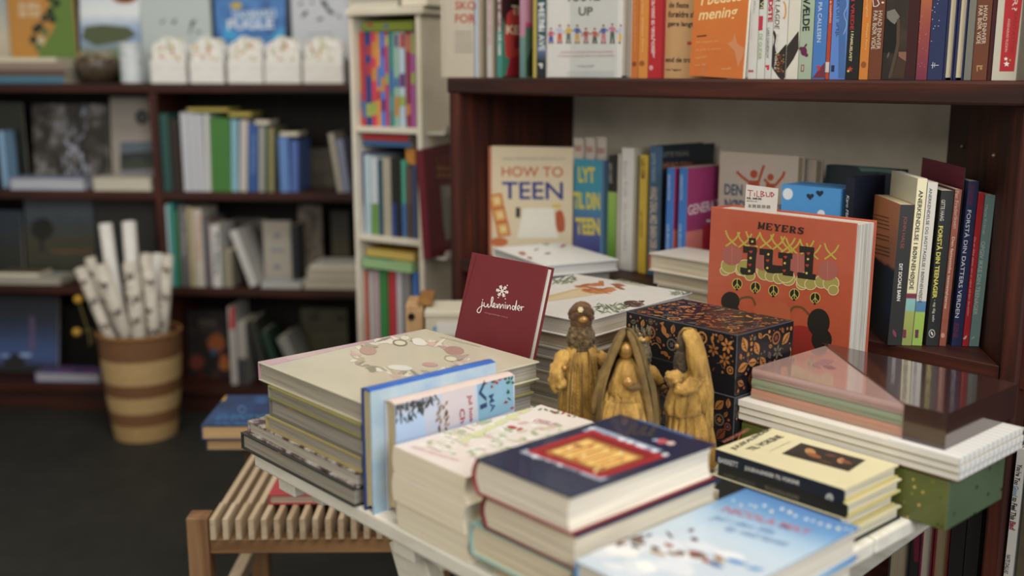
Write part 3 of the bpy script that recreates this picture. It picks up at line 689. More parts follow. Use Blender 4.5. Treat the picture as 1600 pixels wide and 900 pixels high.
# third shelf, right bay
G = 'spines on the third shelf by the back wall'
rows = [(257, 263, 320, 'A8BCC0', 0, 'pale blue spine at the left of the third shelf right bay'), (264, 270, 318, '2F8C84', 0, 'turquoise spine second from the left on the third shelf'), (271, 277, 330, '2A6E44', 0, 'green spine third from the left on the third shelf'),
        (278, 290, 322, '5E5A5C', 0, 'grey black spine with pale letters on the third shelf'), (291, 299, 324, 'A69872', 0, 'tan spine left of the orange-lettered one on the third shelf'), (300, 314, 327, 'BDB2A2', 0, 'white spine with orange letters on the third shelf'),
        (323, 327, 343, '4A5368', 0, 'slate blue spine right of the orange-lettered one on the third shelf'), (327.5, 332, 344, '7C6A62', 0, 'brown-grey spine beside the slate blue one on the third shelf'), (333, 347, 352, 'C4C0BC', 0, 'white spine standing left of the leaning white one on the third shelf'), (350, 364, 392, '8C8470', 0, 'short tan spine behind the leaning white one on the third shelf')]
for x0, x1, yt, c, ln, lb in rows:
    x0, x1 = x0+7*(x0 < 320)+2*(x0 == 257), x1+7*(x0 < 315)-(x0 == 315)
    B = L_sp(x0, x1, 448, yt, 'b', c, lb, group=G)
    if x1-x0 > 11 and yt < 380: title(B, 'spine', 'KLIMA' if c != 'BDB2A2' else 'HAVEN', (x0+4, yt+12), (x0+4, yt+80), (x1-4, yt+12), 'B0704A' if c == 'BDB2A2' else '3A3A40' if c == 'C4C0BC' else 'A8A6A0', .02)
L_sp(391, 403, 448, 358, 'b', 'C0BCB6', 'white spine leaning steeply to the left on the third shelf', lean=-.32, inset=.02)
L_cv(372, 420, 444, 342, 'b', photo('greycover', ['2E2A26', '5A544A', '7A7468'], 12., (1, 1, .4)), 'grey-brown cover standing behind the leaning white book on the third shelf', inset=.21, T=.016)
B = L_cv(414, 457, 440, 346, 'b', paint('A79F90', .5), 'beige cover with three small blue lines on the third shelf', inset=.10, T=.02)
art(B, 'front', [('6A7686', [(428, y), (438, y), (438, y+6), (428, y+6)]) for y in (366, 414)]+[('6A7686', [(423, 390), (444, 390), (444, 393), (423, 393)])])
L_sp(458, 468, 448, 352, 'b', '22242A', 'black spine between the beige and the mottled cover on the third shelf', inset=.06)
L_cv(470, 506, 446, 320, 'b', photo('leafcover', ['1E1814', '4A4036', '7A6E60', '2A2420'], 28.), 'brown and white mottled cover on the third shelf', inset=.14, T=.015)
L_cv(520, 548, 446, 330, 'b', bands('olive2', ['2C2414', '4A4018', '3A3628', '1E1C18'], 1, (0, .22), .15), 'dark olive cover at the right end of the third shelf', inset=.18, T=.014)
L_ly(408, 470, 446, SH['b'], .018, 'pale grey book lying at the front of the third shelf', 'AEB0B6', .07, hard=False, page='B9B6B0')
z = SH['b']
for t, x0, x1, c, lb in [(.032, 474, 560, 'B2A894', 'bottom one of the two cream books lying at the right of the third shelf'), (.034, 480, 562, 'BCB6A8', 'topmost of the two cream books lying at the right of the third shelf'), ]:
    L_ly(x0, x1, 440, z, t, lb, c, .17, page='B8AE9C'); z += t
L_ly(484, 556, 415, z, .012, 'thin white booklet on the two cream books on the third shelf', 'C6C2B8', .15, hard=False)
# bottom shelf, left bay
B = L_cv(-40, 90, 597, 466, 'c', bands('milkyway', ['10141C', '30487C', '27406E', '14243C', '0E1828', '0C121C'], 1, (0, .28), .12), 'large blue night sky cover leaning on the bottom shelf', inset=.10, T=.02, tilt=.2)
art(B, 'front', [('121414', circ(22, 566, 17, 14)), ('121414', [(-30, 572), (84, 570), (88, 596), (-30, 596)]), ('8AA0C8', circ(40, 555, 10, 3)), ('6A8AC0', circ(8, 556, 8, 3))]+[('5A4A6C', circ(50, 500+i*6, 4, 6)) for i in range(8)])
L_ly(56, 156, 603, SH['c'], .034, 'pale book with a violet cover lying at the front of the bottom shelf', photo('violet', ['3C3468', '54457C', '6C4A72', '2E2A50'], 12.), .08, page='A0A0A8')
L_cv(100, 160, 597, 480, 'c', DARKIN, 'black cover standing behind the violet book on the bottom shelf', inset=.2, T=.02)
# bottom shelf, right bay
B = L_cv(296, 364, 602, 488, 'c', photo('embers', ['14100E', '1C1614', '2A1E18', '5A3420'], 18., (1, 1, 1), .5, [.3, .5, .62, .8]), 'dark cover with glowing orange shapes on the bottom shelf', inset=.10, T=.02, tilt=.06)
art(B, 'front', [('8A4A1E', circ(338, 536, 14, 15)), ('6A3020', circ(308, 566, 11, 12)), ('9A5A24', circ(352, 570, 10, 9)), ('3A4A6A', circ(334, 550, 5, 6)), ('A0521E', circ(350, 560, 6)), ('56181C', circ(314, 590, 5, 9))])
title(B, 'front', 'DIG', (312, 510), (338, 510), (312, 499), '5C5248', .03); title(B, 'front', 'OG MIN SKOV', (292, 520), (356, 520), (292, 514), '4A423A')
B = L_sp(362, 372, 605, 480, 'c', 'A8A29C', 'white spine with a bright red top on the bottom shelf', inset=.03)
art(B, 'spine', [('B01A22', [(359, 476), (372, 476), (372, 514), (359, 514)])])
B = L_sp(374, 388, 604, 504, 'c', '9C968E', 'short white spine with a dark foot on the bottom shelf', inset=.03); art(B, 'spine', [('3A3A3C', [(372, 560), (390, 560), (390, 606), (372, 606)])])
L_sp(412, 424, 604, 500, 'c', '2E302A', 'dark grey spine leaning left on the bottom shelf', lean=-.2, inset=.03)
L_sp(436, 446, 604, 516, 'c', '1F3A2E', 'dark green spine leaning left on the bottom shelf', lean=-.3, inset=.03)
L_sp(468, 484, 604, 524, 'c', '84827C', 'grey white spine leaning steeply on the bottom shelf', lean=-.42, inset=.03)
B = L_cv(474, 546, 600, 482, 'c', photo('olivecover', ['3C3A28', '4A4832', '545238'], 12.), 'olive cover with two dark marks on the bottom shelf', inset=.21, T=.014)
art(B, 'front', [('23241A', circ(492, 496, 8, 4)), ('2A2A1E', circ(532, 498, 9, 4)), ('5E5C42', [(488, 524), (530, 522), (530, 525), (488, 527)])])

# ------------------------------------------------------------------ narrow white bookcase: bright books
G = 'bright spines in the top compartment of the white bookcase'
cols = [('C8602A', 'CE8A2E', 'orange', 564, 566.5), ('B02A3A', '27407E', 'red and navy', 567.2, 573), ('1E3C78', '1E3C78', 'navy', 573, 582), ('C4344E', '4A70B8', 'crimson', 582, 590), ('D08A30', '3F6FB4', 'amber and blue', 590, 596), ('3E74C4', '5A3A84', 'bright blue', 596, 603),
        ('B03A6A', 'B8B83A', 'magenta', 603, 609), ('2F7A78', '3F8A8E', 'dark teal', 609, 617), ('8AAE9A', '3B8C9A', 'mint', 617, 624), ('A9BCC8', 'C8952A', 'pale blue and gold', 625, 634), ('8E2A48', 'C87A2A', 'wine red', 636, 642), ('A05090', 'D07A3A', 'mauve', 643, 650)]
random.seed(11)
for c1, c2, nm, x0, x1 in cols:
    B = spine_out(FW, x0, x1, 196, 48+random.uniform(0, 6), WZ[1], f'{nm} patterned spine in the top compartment of the white bookcase', c1, c1, inset=.02, depth=.2, H=FW.hit((x0+x1)/2, 50, .02)[1]-WZ[1], group=G)
    sh = []
    for k in range(3):
        y = 62+k*46+random.uniform(-14, 14); h_ = random.uniform(14, 34); sh.append((random.choice(['A8342E', 'B9822C', '34669E', '93A040', '5E2E6E', c2, c2, c1]), [(x0-.5, y), (x1+.5, y-1), (x1+.5, y+h_), (x0-.5, y+h_)]))
    art(B, 'spine', sh)
zz = FW.hit(600, 49, .02)[1]
B = lie_fr(FW, 566, 646, 38, zz+.001, .0215, .12, 'lime green tube of bright paper lying on top of the bright spines', 'A8B43A', inset=.03, hard=False, page='9AA838')
art(B, 'tail', [('7FA03A', [(568, 40), (584, 40), (584, 52), (568, 52)]), ('5A7FB0', [(600, 38), (606, 38), (606, 44), (600, 44)]), ('C05030', [(574, 36), (582, 36), (582, 42), (574, 42)])])
z = WZ[2]-.001
part_z = FW.hit(600, 230)[1]
z = part_z
for x0, x1, t, c, lb in [(567, 642, .013, '33608E', 'blue book lying at the bottom of the small pile in the white bookcase'), (567, 638, .014, 'B8282E', 'red book lying on the blue one in the white bookcase')]:
    lie_fr(FW, x0, x1, 222, z, t, .16, lb, c, inset=.02, hard=False, page='A8A090', spine_front=True); z += t
rt = None
G = 'spines in the middle compartment of the white bookcase'
for x0, x1, yt, c, c2, lb in [(558, 564, 238, '40327A', 'B8BCC4', 'violet and white spine in the white bookcase, middle compartment'), (565, 576, 242, 'A9BEC6', 'A0B8C0', 'pale blue spine in the white bookcase, middle compartment'), (577, 588, 246, 'B6BEC4', '5E8A34', 'white and green spine in the white bookcase, middle compartment'),
                              (589, 595, 250, '1F4A5A', '1F4A5A', 'dark petrol spine in the white bookcase, middle compartment'), (596, 608, 247, 'A29A86', 'A29A86', 'beige spine in the white bookcase, middle compartment'), (609, 616, 246, '23241F', '23407E', 'black spine with a blue foot in the white bookcase'),
                              (617, 624, 246, '1E1F1C', '1E1F1C', 'plain black spine in the white bookcase, middle compartment'), (625, 631, 250, '3E9A84', '3A62A8', 'turquoise and blue spine in the white bookcase'), (632, 641, 262, '5A4640', '4A3A34', 'brown spine in the white bookcase, middle compartment'), (642, 650, 258, '34476E', '34476E', 'slate blue spine at the right of the white bookcase, middle compartment')]:
    x0, x1 = x0+4+(x0 < 560)*6.5+(560 < x0 < 570)*3, x1+4-(x1 > 648)*2+(x1 < 566)*3
    B = spine_out(FW, x0, x1, 368, yt, WZ[3], lb, c, c, inset=.02, depth=.2, group=G)
    if c2 != c: art(B, 'spine', [(c2, [(x0, 318), (x1, 318), (x1, 369), (x0, 369)])])
bm = bmesh.new(); a = FW.hit(622, 240, .04)[0]
spine_out(FW, 634, 649, 262, 232, FW.hit(637, 257, .03)[1], 'small orange box on top of the turquoise spine in the white bookcase', 'B8761E', 'C0801F', inset=.03, depth=.1, name='carton', cat='box')
zc = FW.hit(600, 418, .03)[1]
lie_fr(FW, 566, 643, 408, zc, .024, .16, 'green book lying across the upright ones in the lower white bookcase', bands('greenlime', ['3C9470', '3C9470', '9AB86A', '9AB86A'], 0, (0, .17), 0., pos=[0, .55, .58, 1]), inset=.006, hard=False, page='8FB07A')
lie_fr(FW, 572, 646, 388, zc+.027, .020, .15, 'yellow book lying on the green one in the lower white bookcase', 'C49A22', inset=.015, hard=False, page='C4A850')
G = 'spines in the lower compartment of the white bookcase'
for x0, x1, c, lb in [(558, 565, 'B8442E', 'orange-red spine at the left of the lower white bookcase'), (566, 577, 'B0AEA8', 'white spine right of the orange-red one in the lower white bookcase'), (578, 587, 'AC9298', 'pale pink spine in the lower white bookcase'), (588, 600, '2C7A36', 'green spine in the lower white bookcase'), (602, 613, 'B02A36', 'red spine in the lower white bookcase'), (614, 622, 'B4B2B6', 'white spine right of the red one in the lower white bookcase'), (623, 635, '7C7A78', 'grey spine in the lower white bookcase'), (640, 648, '3A70C0', 'bright blue spine at the right of the lower white bookcase')]:
    x0, x1 = x0+7+(x0 < 560)*7+(560 < x0 < 570)*5, x1+7-(x1 > 646)*2+(x1 < 566)*4
    spine_out(FW, x0, x1, 520, 424 if c != '3A70C0' else 426, WZ[4], lb, c, c, inset=.02, depth=.18, group=G)
# on top of the white bookcase
z = WTOP
lie_fr(FW, 545, 622, 20, z, .022, .2, 'white book lying on top of the white bookcase, lower of the two', 'C2BCAC', inset=.0, page='C4BDAA')
lie_fr(FW, 548, 618, 10, z+.0225, .022, .2, 'white book lying on top of the white bookcase, upper of the two', 'B9B7A8', inset=.005, page='BDB8A8')
lie_fr(FW, 625, 668, 20, z, .03, .2, 'grey flat box lying on top of the white bookcase beside the books', '8A8478', inset=.0, name='flat_box', cat='box')
# maroon cover on the side of the white bookcase
SP = Frame(FW.pt(sR, 0, 0)[:2], FW.n[:2])
zl = FW.hit(660, 400)[1]-.004
B = cover_out(SP, 672, 735, 390, 231, zl, 'wine red book with a white figure displayed on the side of the white bookcase', paint('6A1526', .4), inset=-.025, T=.02, roll=.06, tilt=.02)
art(B, 'front', [('8E8A84', [(688, 290), (704, 288), (704, 372), (697, 376), (693, 350)]), ('A89E98', circ(700, 300, 6, 9))])
title(B, 'front', 'UD', (682, 255), (704, 254), (682, 245), '8A4A3A', .02); title(B, 'front', 'Ikke', (683, 267), (704, 266), (683, 258), 'B07A3A', .02); title(B, 'front', 'nu', (683, 278), (704, 277), (683, 271), 'B07A3A', .02)
# ------------------------------------------------------------------ right bookcase, upper shelf
def R_sp(x0, x1, col, lb, cover=None, H=.22, inset=.012, yb=119, **kw):
    return spine_out(FR, x0, x1, yb, 0, ZT, lb, cover or col, col, H=H, inset=inset, depth=kw.pop('depth', .14), **kw)
B = cover_out(FR, 690, 739.5, 117, -60, ZT, 'beige spiral-bound book with red letters at the left end of the upper shelf', paint('BFB4A0', .55), inset=.01, T=.03, H=.24)
title(B, 'front', 'SKO', (711, 15), (743, 15), (711, 2), 'B04038', .02); title(B, 'front', 'FOR', (711, 36), (743, 36), (711, 22), 'B04038', .02)
art(B, 'front', [('8F8A7C', [(711, y), (739 if y > 60 else 734, y), (739, y+1.6), (711, y+1.6)]) for y in (49, 54, 59.5, 65, 70, 75, 80)]+[('9A9282', circ(694.5, y, .8)) for y in range(2, 116, 4)])
B = R_sp(742, 748, 'A9B6C4', 'thin pale blue spine left of the white one on the upper shelf', 'A89A82', H=.225)
B = R_sp(761, 769, 'B9B2AC', 'white spine with small pink letters on the upper shelf', '9F917A', H=.22); title(B, 'spine', 'DEN GODE SAMTALE', (762.5, -6), (763, 70), (767.5, -6), 'B06070', .0)
B = R_sp(776.5, 785, bands('maroonteal', ['2F7F74', '2F7F74', '561A24', '561A24'], 1, (0, .2), 0, interp='LINEAR', pos=[0, .42, .43, 1]), 'maroon and teal spine with white letters beside a red figure cover', paint('2F1416', .4), H=.215)
title(B, 'spine', 'MENS VI VENTER PÅ DEM', (777.8, -20), (778.4, 86), (783.6, -20), 'D6D0CC', .03)
art(B, 'front', [('2F6A54', [(785, 25), (795, 60), (798, 95), (790, 119), (785, 119)]), ('A82F2A', [(792, 22), (800, 14), (813, 12), (813, 88), (805, 90), (797, 92), (790, 88), (788, 55)]), ('8A1424', [(790, 119), (797, 92), (813, 84), (813, 119)]), ('7A1420', [(804, 58), (813, 55), (813, 74), (803, 76)])])
title(B, 'front', 'TI', (799, 23), (811, 24), (799, 8), 'CDB79A', .02); title(B, 'front', 'KE', (791, 53), (811, 54), (791, 39), 'CDB79A', .03)
B = R_sp(812, 821, bands('pinkgreen', ['4F7470', '5E807C', 'A8748A', 'B0809A'], 1, (0, .2), 0, pos=[0, .36, .38, 1]), 'pink and grey-green spine beside the red figure cover on the upper shelf', paint('3F5C48', .4), H=.22)
art(B, 'front', [('A3707E', [(821, -30), (833, -30), (833, 42), (821, 42)]), ('A8345A', [(821, 34), (833, 38), (833, 42), (821, 42)]), ('20301F', [(823, 119), (823, 95), (828, 80), (833, 74), (833, 119)])])
R_sp(832.5, 838, 'A9963C', 'thin mustard yellow spine on the upper shelf', H=.21)
B = R_sp(838.5, 853.5, bands('icebear', ['14181C', '1A2226', '51647F', '2A4A50', '24464A'], 1, (0, .2), .03, pos=[0, .15, .24, .36, 1]), 'dark teal spine with big white letters and a penguin-like mark on the upper shelf', 'C8C4BA', H=.215)
title(B, 'spine', 'MEN', (841, 5), (842, 45), (850.5, 5), 'C9CCCB', .02); title(B, 'spine', 'IN AVE', (841, 36), (842, 80), (850.5, 36), 'C9CCCB', .02); title(B, 'spine', 'P', (841.5, 99), (841.5, 107), (848, 99), 'D0CFCB', .03)
# white face-out book in a clear stand
B = cover_out(FR, 855, 970, 118, -70, ZT+.001, 'white face-out book with a row of small dancing people and the word UP', paint('C9C6C0', .4), inset=.012, T=.022, H=.235, page='C9C3B4')
title(B, 'front', "YOU'RE", (884, 3), (938, 1), (884, -14), '33312F', .02); title(B, 'front', 'UP', (904, 24.5), (926, 24.5), (904, 11), '3A3836', .02)
sh = []
pal = [('B8546A', '3A4C9A'), ('A8B2CC', 'C0502A'), ('C8A03A', '5A6A5A'), ('3F559A', 'C89A3E'), ('A8443E', 'B4787A'), ('C0503A', '4A5A48'), ('44549A', 'C8747A'), ('C4708A', '4A5A50'), ('A4B4D0', 'D0A02A')]
for i, (top, bot) in enumerate(pal):
    x = 861+i*13.7; ty = 40+(5 if i in (0, 4, 5) else 0)-(2 if i == 7 else 0)
    sh += [(top, [(x-3, ty+4), (x+3, ty+4), (x+3.2, ty+13), (x-3.2, ty+13)]), (bot, [(x-3, ty+12), (x+3, ty+12), (x+3.6, 66), (x+1, 66), (x, ty+18), (x-1, 66), (x-3.6, 66)]), ('C99A86', circ(x, ty+1.2, 2, 2.2, 10)), ('3A302C', circ(x, ty-.4, 2, 1.2, 8)), (top, stroke([(x-2.5, ty+5), (x-6.8, ty+(9 if i % 2 else 12))], 1.8)), (top, stroke([(x+2.5, ty+5), (x+6.8, ty+(12 if i % 2 else 9))], 1.8)), ('6A4A2A', [(x-4, 66), (x-.5, 66), (x-.5, 68), (x-4, 68)]), ('6A4A2A', [(x+.5, 66), (x+4, 66), (x+4, 68), (x+.5, 68)])]
art(B, 'front', sh)
title(B, 'front', 'HVORDAN VI KOMMER OVENPÅ IGEN SAMMEN', (876, 83), (958, 82), (876, 80), 'B4604E'); title(B, 'front', 'ET ENKELT OPGØR MED DE GAMLE RÅD', (872, 89), (960, 88), (872, 86), 'B4604E'); title(B, 'front', 'FORLAGET', (903, 105), (929, 104.5), (903, 102), '6A7A9A')
r0 = empty('display_stand', mat4(U, -V, ZU, uv(0, 0, 0)), 'clear plastic display stand holding the white book on the upper shelf', 'display stand')
a, b = FR.hit(887, 118, .004)[0], FR.hit(960, 118, .004)[0]
r0.matrix_world = MX(mat4(U, V, ZU, FR.pt(a, 0.0, ZT+.0004)))
bm = bmesh.new(); w_ = b-a; box(bm, (0, 0, 0), (w_, .10, .0009)); box(bm, (0, .0, .001), (w_, .0015, .012)); link_mesh('foot', bm, glass('acrylic', 'FBFCFC'), r0)
bm = bmesh.new(); box(bm, (0.0, .0085, .001), (w_, .0095, .16)); link_mesh('front_pane', bm, glass('acrylic', 'FBFCFC'), r0)
B = R_sp(985.5, 996.5, 'B5641C', 'first of the two orange spines on the upper shelf, the darker one', H=.225)
art(B, 'spine', [('7A3E14', circ(991, 100, 3.6, 4))]); title(B, 'spine', 'Den bog du ønsker dine forældre', (990, -20), (990.5, 80), (993, -20), 'D79A5C')
B = R_sp(997, 1011.5, 'C47A22', 'second of the two orange spines on the upper shelf, the lighter one', H=.225)
art(B, 'spine', [('8A4C18', circ(1003, 99, 4.2, 4.4))]); title(B, 'spine', 'havde læst  Philippa Perry', (1002, -20), (1002, 82), (1006, -20), 'E0B070')
B = R_sp(1012, 1032.5, 'A8141E', 'red spine with two lines of small white letters on the upper shelf', '8A1420', H=.225)
title(B, 'spine', 'det kan være svært at være forælder', (1020.5, -40), (1020, 91), (1024.5, -40), 'D9B9B4', .02); title(B, 'spine', 'men godt nok er også godt', (1015, -30), (1014.5, 84), (1019, -30), 'D9B9B4', .02)
art(B, 'spine', [('D9B9B4', circ(1017.5, 106, 2.8, 3.6)), ('A8141E', circ(1017.5, 106, 2, 2.7)), ('D9B9B4', leaf(1017.5, 106, 5, 1.6, 1.9))])
B = cover_out(FR, 1038, 1130, 119, -60, ZT, 'tan face-out book with black serif lines of text on the upper shelf', paint('B58A58', .5), inset=.021, T=.012, H=.22, hard=False)
for t, x0, x1, y, h in [('de fleste', 1045, 1076, 12, 9), ('forældre skal', 1044, 1092, 27, 10), ('gøre langt', 1043, 1083, 43, 10), ('end de tror', 1040, 1084, 97, 8), ('Lone Taggaard', 1040, 1064, 110.5, 3.5)]: title(B, 'front', t, (x0, y), (x1, y+.8), (x0, y-h), '241C16', .022)
art(B, 'front', [('A0302C', [(1074, 65), (1082, 65), (1082, 70), (1074, 70)])])
B = cover_out(FR, 1077, 1160.5, 117.5, -60, ZT, 'bright orange face-out book with pale yellow lettering leaning on the upper shelf', photo('orangecov', ['B55A14', 'BE6416', 'C46C1A'], 7.), inset=.006, T=.008, H=.215, roll=-.045, hard=False, back='241F1C')
title(B, 'front', 'I bedste', (1095, 9), (1160, 1), (1094, -9), 'DCC080', .018, .25); title(B, 'front', 'mening', (1091.5, 37), (1153, 31), (1093, 16), 'DCC080', .018, .25)
art(B, 'front', [('2E2018', [(1089, 56), (1104, 54.5), (1104, 56.5), (1089, 58)]), ('BF7A4E', [(1148, 50), (1152, 68), (1167, 76), (1160, 90), (1153, 106), (1148, 80), (1136, 68), (1145, 64)]), ('B8683C', [(1104, 92), (1100, 118), (1096, 118), (1100, 100)])])
for t, x1, y in [('Alle vejene om', 1122, 68), ('det gode liv sammen', 1127, 80), ('med børn', 1105, 92), ('hver dag', 1103, 104)]: title(B, 'front', t, (1087, y+1), (x1, y-1.5), (1087, y-4), 'D79A4E')
title(B, 'front', 'FORLAGET', (1128, 109.5), (1143, 108), (1128, 106.5), 'DDAE6E')
W3 = 'B9B6AE'
B = R_sp(1168.5, 1181.5, 'C0BDB6', 'white spine with faint grey lettering right of the orange cover', H=.23); title(B, 'spine', 'MOLL', (1177, 2), (1176, 22), (1181, 2), '8A8A86'); title(B, 'spine', 'samtaler om hverdagen', (1172, 20), (1171, 62), (1174, 20), 'A8A8A4')
art(B, 'spine', [('A04048', circ(1171.5, 111, 2, 2)), ('A04048', circ(1175.5, 111, 2, 2))])
B = R_sp(1182, 1194, 'BFBFB6', 'white spine with green letters and a crimson block on the upper shelf', H=.23)
art(B, 'spine', [('1C2420', [(1186, -20), (1194, -20), (1193, 14), (1185.5, 14)]), ('B02440', [(1185.5, 25), (1192.5, 25), (1191.5, 47), (1184.5, 48)])])
title(B, 'spine', 'VI', (1187, 2), (1187, 13), (1192, 2), 'B8B070', .02); title(B, 'spine', 'DE GUDER', (1185.5, 53), (1183.5, 93), (1191, 53), '7E9A5E', .01)
B = R_sp(1194.5, 1204.5, 'BDBAB4', 'white spine with bold red letters and a red P on the upper shelf', H=.225)
title(B, 'spine', 'BEDSTE', (1197.5, -16), (1196, 35), (1205, -16), 'A81A2C', .05); title(B, 'spine', 'LARS DANESKOV', (1197, 44), (1195.5, 91), (1201, 44), '55555A', .01); title(B, 'spine', 'P', (1195, 102), (1195, 110), (1201, 102), 'B81A2A', .06)
B = R_sp(1205, 1227, 'C6C2B8', 'white book with an ornate dark shoe shape across its spine on the upper shelf', H=.235)
art(B, 'spine', [('2A2320', smooth_line([(1207, 48), (1210, 62), (1206, 78), (1204, 88), (1206, 104), (1212, 114), (1219, 123), (1227, 121), (1230, 100), (1230, 70), (1222, 76), (1214, 84), (1211, 70), (1213, 56), (1210, 48)], 3)), ('C28A3A', circ(1225, 16, 4, 14)), ('C9C5BC', circ(1223, 16, 3.4, 12))]+[(random.Random(i).choice(['6E2A20', 'A0742C', '7A8A3A', '8A3A2A', '54301F']), circ(1213+random.Random(i).uniform(0, 12), 84+random.Random(i+50).uniform(0, 30), 1.1)) for i in range(46)])
title(B, 'spine', 'HVOR LAGDE', (1213.5, -30), (1210.5, 46), (1220.5, -30), '2A2624', .0, .2); title(B, 'spine', 'JULI VI HIMLE', (1212.5, 52), (1208.5, 109), (1217, 52), 'B9B4AC', .01)
B = R_sp(1227.5, 1246, 'C5BFB0', 'cream white spine crossed by the tail of the dark shoe shape on the upper shelf', H=.235)
art(B, 'spine', [('2E2723', [(1227, 72), (1248, 48), (1248, 76), (1240, 92), (1227, 110)])])
B = R_sp(1246.5, 1267.5, '93A48C', 'sage green spine with heavy black letters on the upper shelf', '5C6E5A', H=.23)
title(B, 'spine', 'VREVÆLDE', (1253, -30), (1251, 49), (1264, -30), '20241E', .03)
art(B, 'spine', [('5E1F3E', circ(1256, 80, 5, 7)), ('5E1F3E', circ(1252, 76, 3)), ('5E1F3E', circ(1260, 86, 3)), ('5E1F3E', leaf(1259, 71, 8, 3, -.9)), ('8A4A4A', [(1252, 101), (1257, 101), (1256, 112), (1251, 112)]), ('93A48C', [(1253, 103), (1255.6, 103), (1255, 110), (1252.6, 110)])])
B = R_sp(1268, 1288.5, '3B6EAE', 'blue spine with white letters and a maroon corner on the upper shelf', '2F5A92', H=.23)
art(B, 'spine', [('6E2A34', [(1289, 97), (1289, 122), (1269, 122)])]); title(B, 'spine', 'PIA CALLESEN', (1279, 4), (1276.5, 66), (1285, 4), 'BCCAD8', .0); title(B, 'spine', 'P', (1276, 103), (1275.5, 111), (1282, 103), 'B8242E', .06)
B = R_sp(1289, 1295, 'A83A1C', 'thin rust red spine with a white foot label on the upper shelf', H=.225); title(B, 'spine', 'BØRN & GAMING', (1295.5-3, -20), (1294-2.5, 36), (1297.5-2.5, -20), 'D8B0A0', .01)
art(B, 'spine', [('B9B4AE', [(1288.5, 97), (1296, 97), (1295.5, 113), (1288.5, 113)])])
B = R_sp(1295.5, 1320, '5079BC', 'cornflower blue spine with dark blue letters on the upper shelf', H=.225)
title(B, 'spine', 'BARNET ER DIT SPEJL', (1303, -42), (1301, 58), (1311, -42), '223A6A', .01)
art(B, 'spine', [('3D6098', [(1312, -40), (1324, -40), (1321, 122), (1310, 122)]), ('8AA6D0', stroke(smooth_line([(1321, -10), (1324, 8), (1319, 22), (1323, 38), (1318, 54)]), 1)), ('1E2A44', [(1299, 102), (1304, 102), (1303.5, 112), (1298.5, 112)])])
B = R_sp(1320.5, 1341, '1C1B1A', 'black spine with red and yellow letters on the upper shelf', H=.225)
title(B, 'spine', 'SIMON VREDE', (1331.5, -40), (1328.5, 47), (1337, -40), 'A8202A', .02); title(B, 'spine', 'I FAMILIELIVET', (1330, 49), (1326.5, 96), (1334, 49), 'C6B886', .02)
art(B, 'spine', [('A83026', star(1328.5, 108, 5, 5)), ('B89A40', circ(1325.5, 111, 2))])
B = R_sp(1341.5, 1355.5, 'BE7018', 'amber spine with thin pale letters on the upper shelf, left of the first brown one', H=.225)
title(B, 'spine', 'Håndbog i kærlighed', (1353, -40), (1352.5, 26), (1357, -40), 'DDB070'); title(B, 'spine', 'Philippa Perry', (1353.5, 37), (1351, 78), (1357, 37), 'DDB070'); art(B, 'spine', [('84491A', circ(1349.5, 101, 4, 5))])
def brown_book(x0, x1, dx, lb, yt0, foot):
    B = R_sp(x0, x1, '653620', lb, '4A2816', H=.23)
    title(B, 'spine', 'HVAD ENHVER', (x0+14.3+dx, yt0), (x0+10.4+dx, yt0+60), (x0+20.7+dx, yt0), 'C9B7A2', .0); title(B, 'spine', 'FAR BØR VIDE', (x0+6.6+dx, yt0), (x0+2.7+dx, yt0+60), (x0+13+dx, yt0), 'C9B7A2', .0)
    return B
B = brown_book(1356, 1376.5, 2.5, 'left one of the two brown spines with white capitals, beside the photo cover', 17, 0)
art(B, 'spine', [('C9C4BA', stroke([(1364, 0), (1365, 10), (1369, 10)], 1.6)), ('C9C4BA', stroke([(1371, -1), (1374, 6), (1370, 10)], 1.6)), ('C9C4BA', circ(1379.5, 4, 2, 1.6))])
B = R_sp(1377, 1430, photo('manphoto', ['191412', '211A16', '2C211B', '3A2A20'], 14.), 'dark photo book with a man in brown, spine wide and dark, on the upper shelf', H=.235)  # cover print in dark browns
art(B, 'spine', [('12110F', [(1384, 30), (1402, 28), (1404, 70), (1400, 84), (1380, 82)]), ('6F6A62', [(1386, 18), (1398, 14), (1406, 26), (1398, 38), (1392, 34), (1386, 28)]), ('4A3A2C', stroke([(1404, 30), (1403, 70), (1396, 100), (1390, 122)], 5)), ('7A5440', [(1404, 81), (1418, 81), (1418, 90), (1416, 96), (1404, 90)]), ('3E2A1E', [(1392, 122), (1404, 88), (1416, 96), (1412, 122)]), ('351214', [(1422, -20), (1440, -20), (1434, 122), (1414, 122)]), ('55504A', leaf(1388, 86, 12, 3, 1.9))])
B = R_sp(1430.5, 1448, bands('sunset', ['6E2440', '8A3C34', 'A8602A', 'B87A1E'], 1, (0, .2), .05), 'spine fading from amber to magenta on the upper shelf, left of the navy one', H=.24)
art(B, 'spine', [('B98A60', circ(1440+random.Random(i).uniform(-6, 8), 8+random.Random(i+9).uniform(0, 100), .6)) for i in range(16)])
B = R_sp(1448.5, 1472.5, '252E52', 'navy spine sprinkled with white specks and a small white emblem on the upper shelf', H=.235)
art(B, 'spine', [('B9BCC4', circ(1450+random.Random(i+70).uniform(2, 20), random.Random(i+31).uniform(-20, 75), .7)) for i in range(16)]+[('B4B6BC', stroke([(1455, 102), (1467, 102)], 1)), ('B4B6BC', stroke([(1458, 97), (1457, 107)], 1)), ('B4B6BC', stroke([(1461, 98), (1460, 105)], .8))])
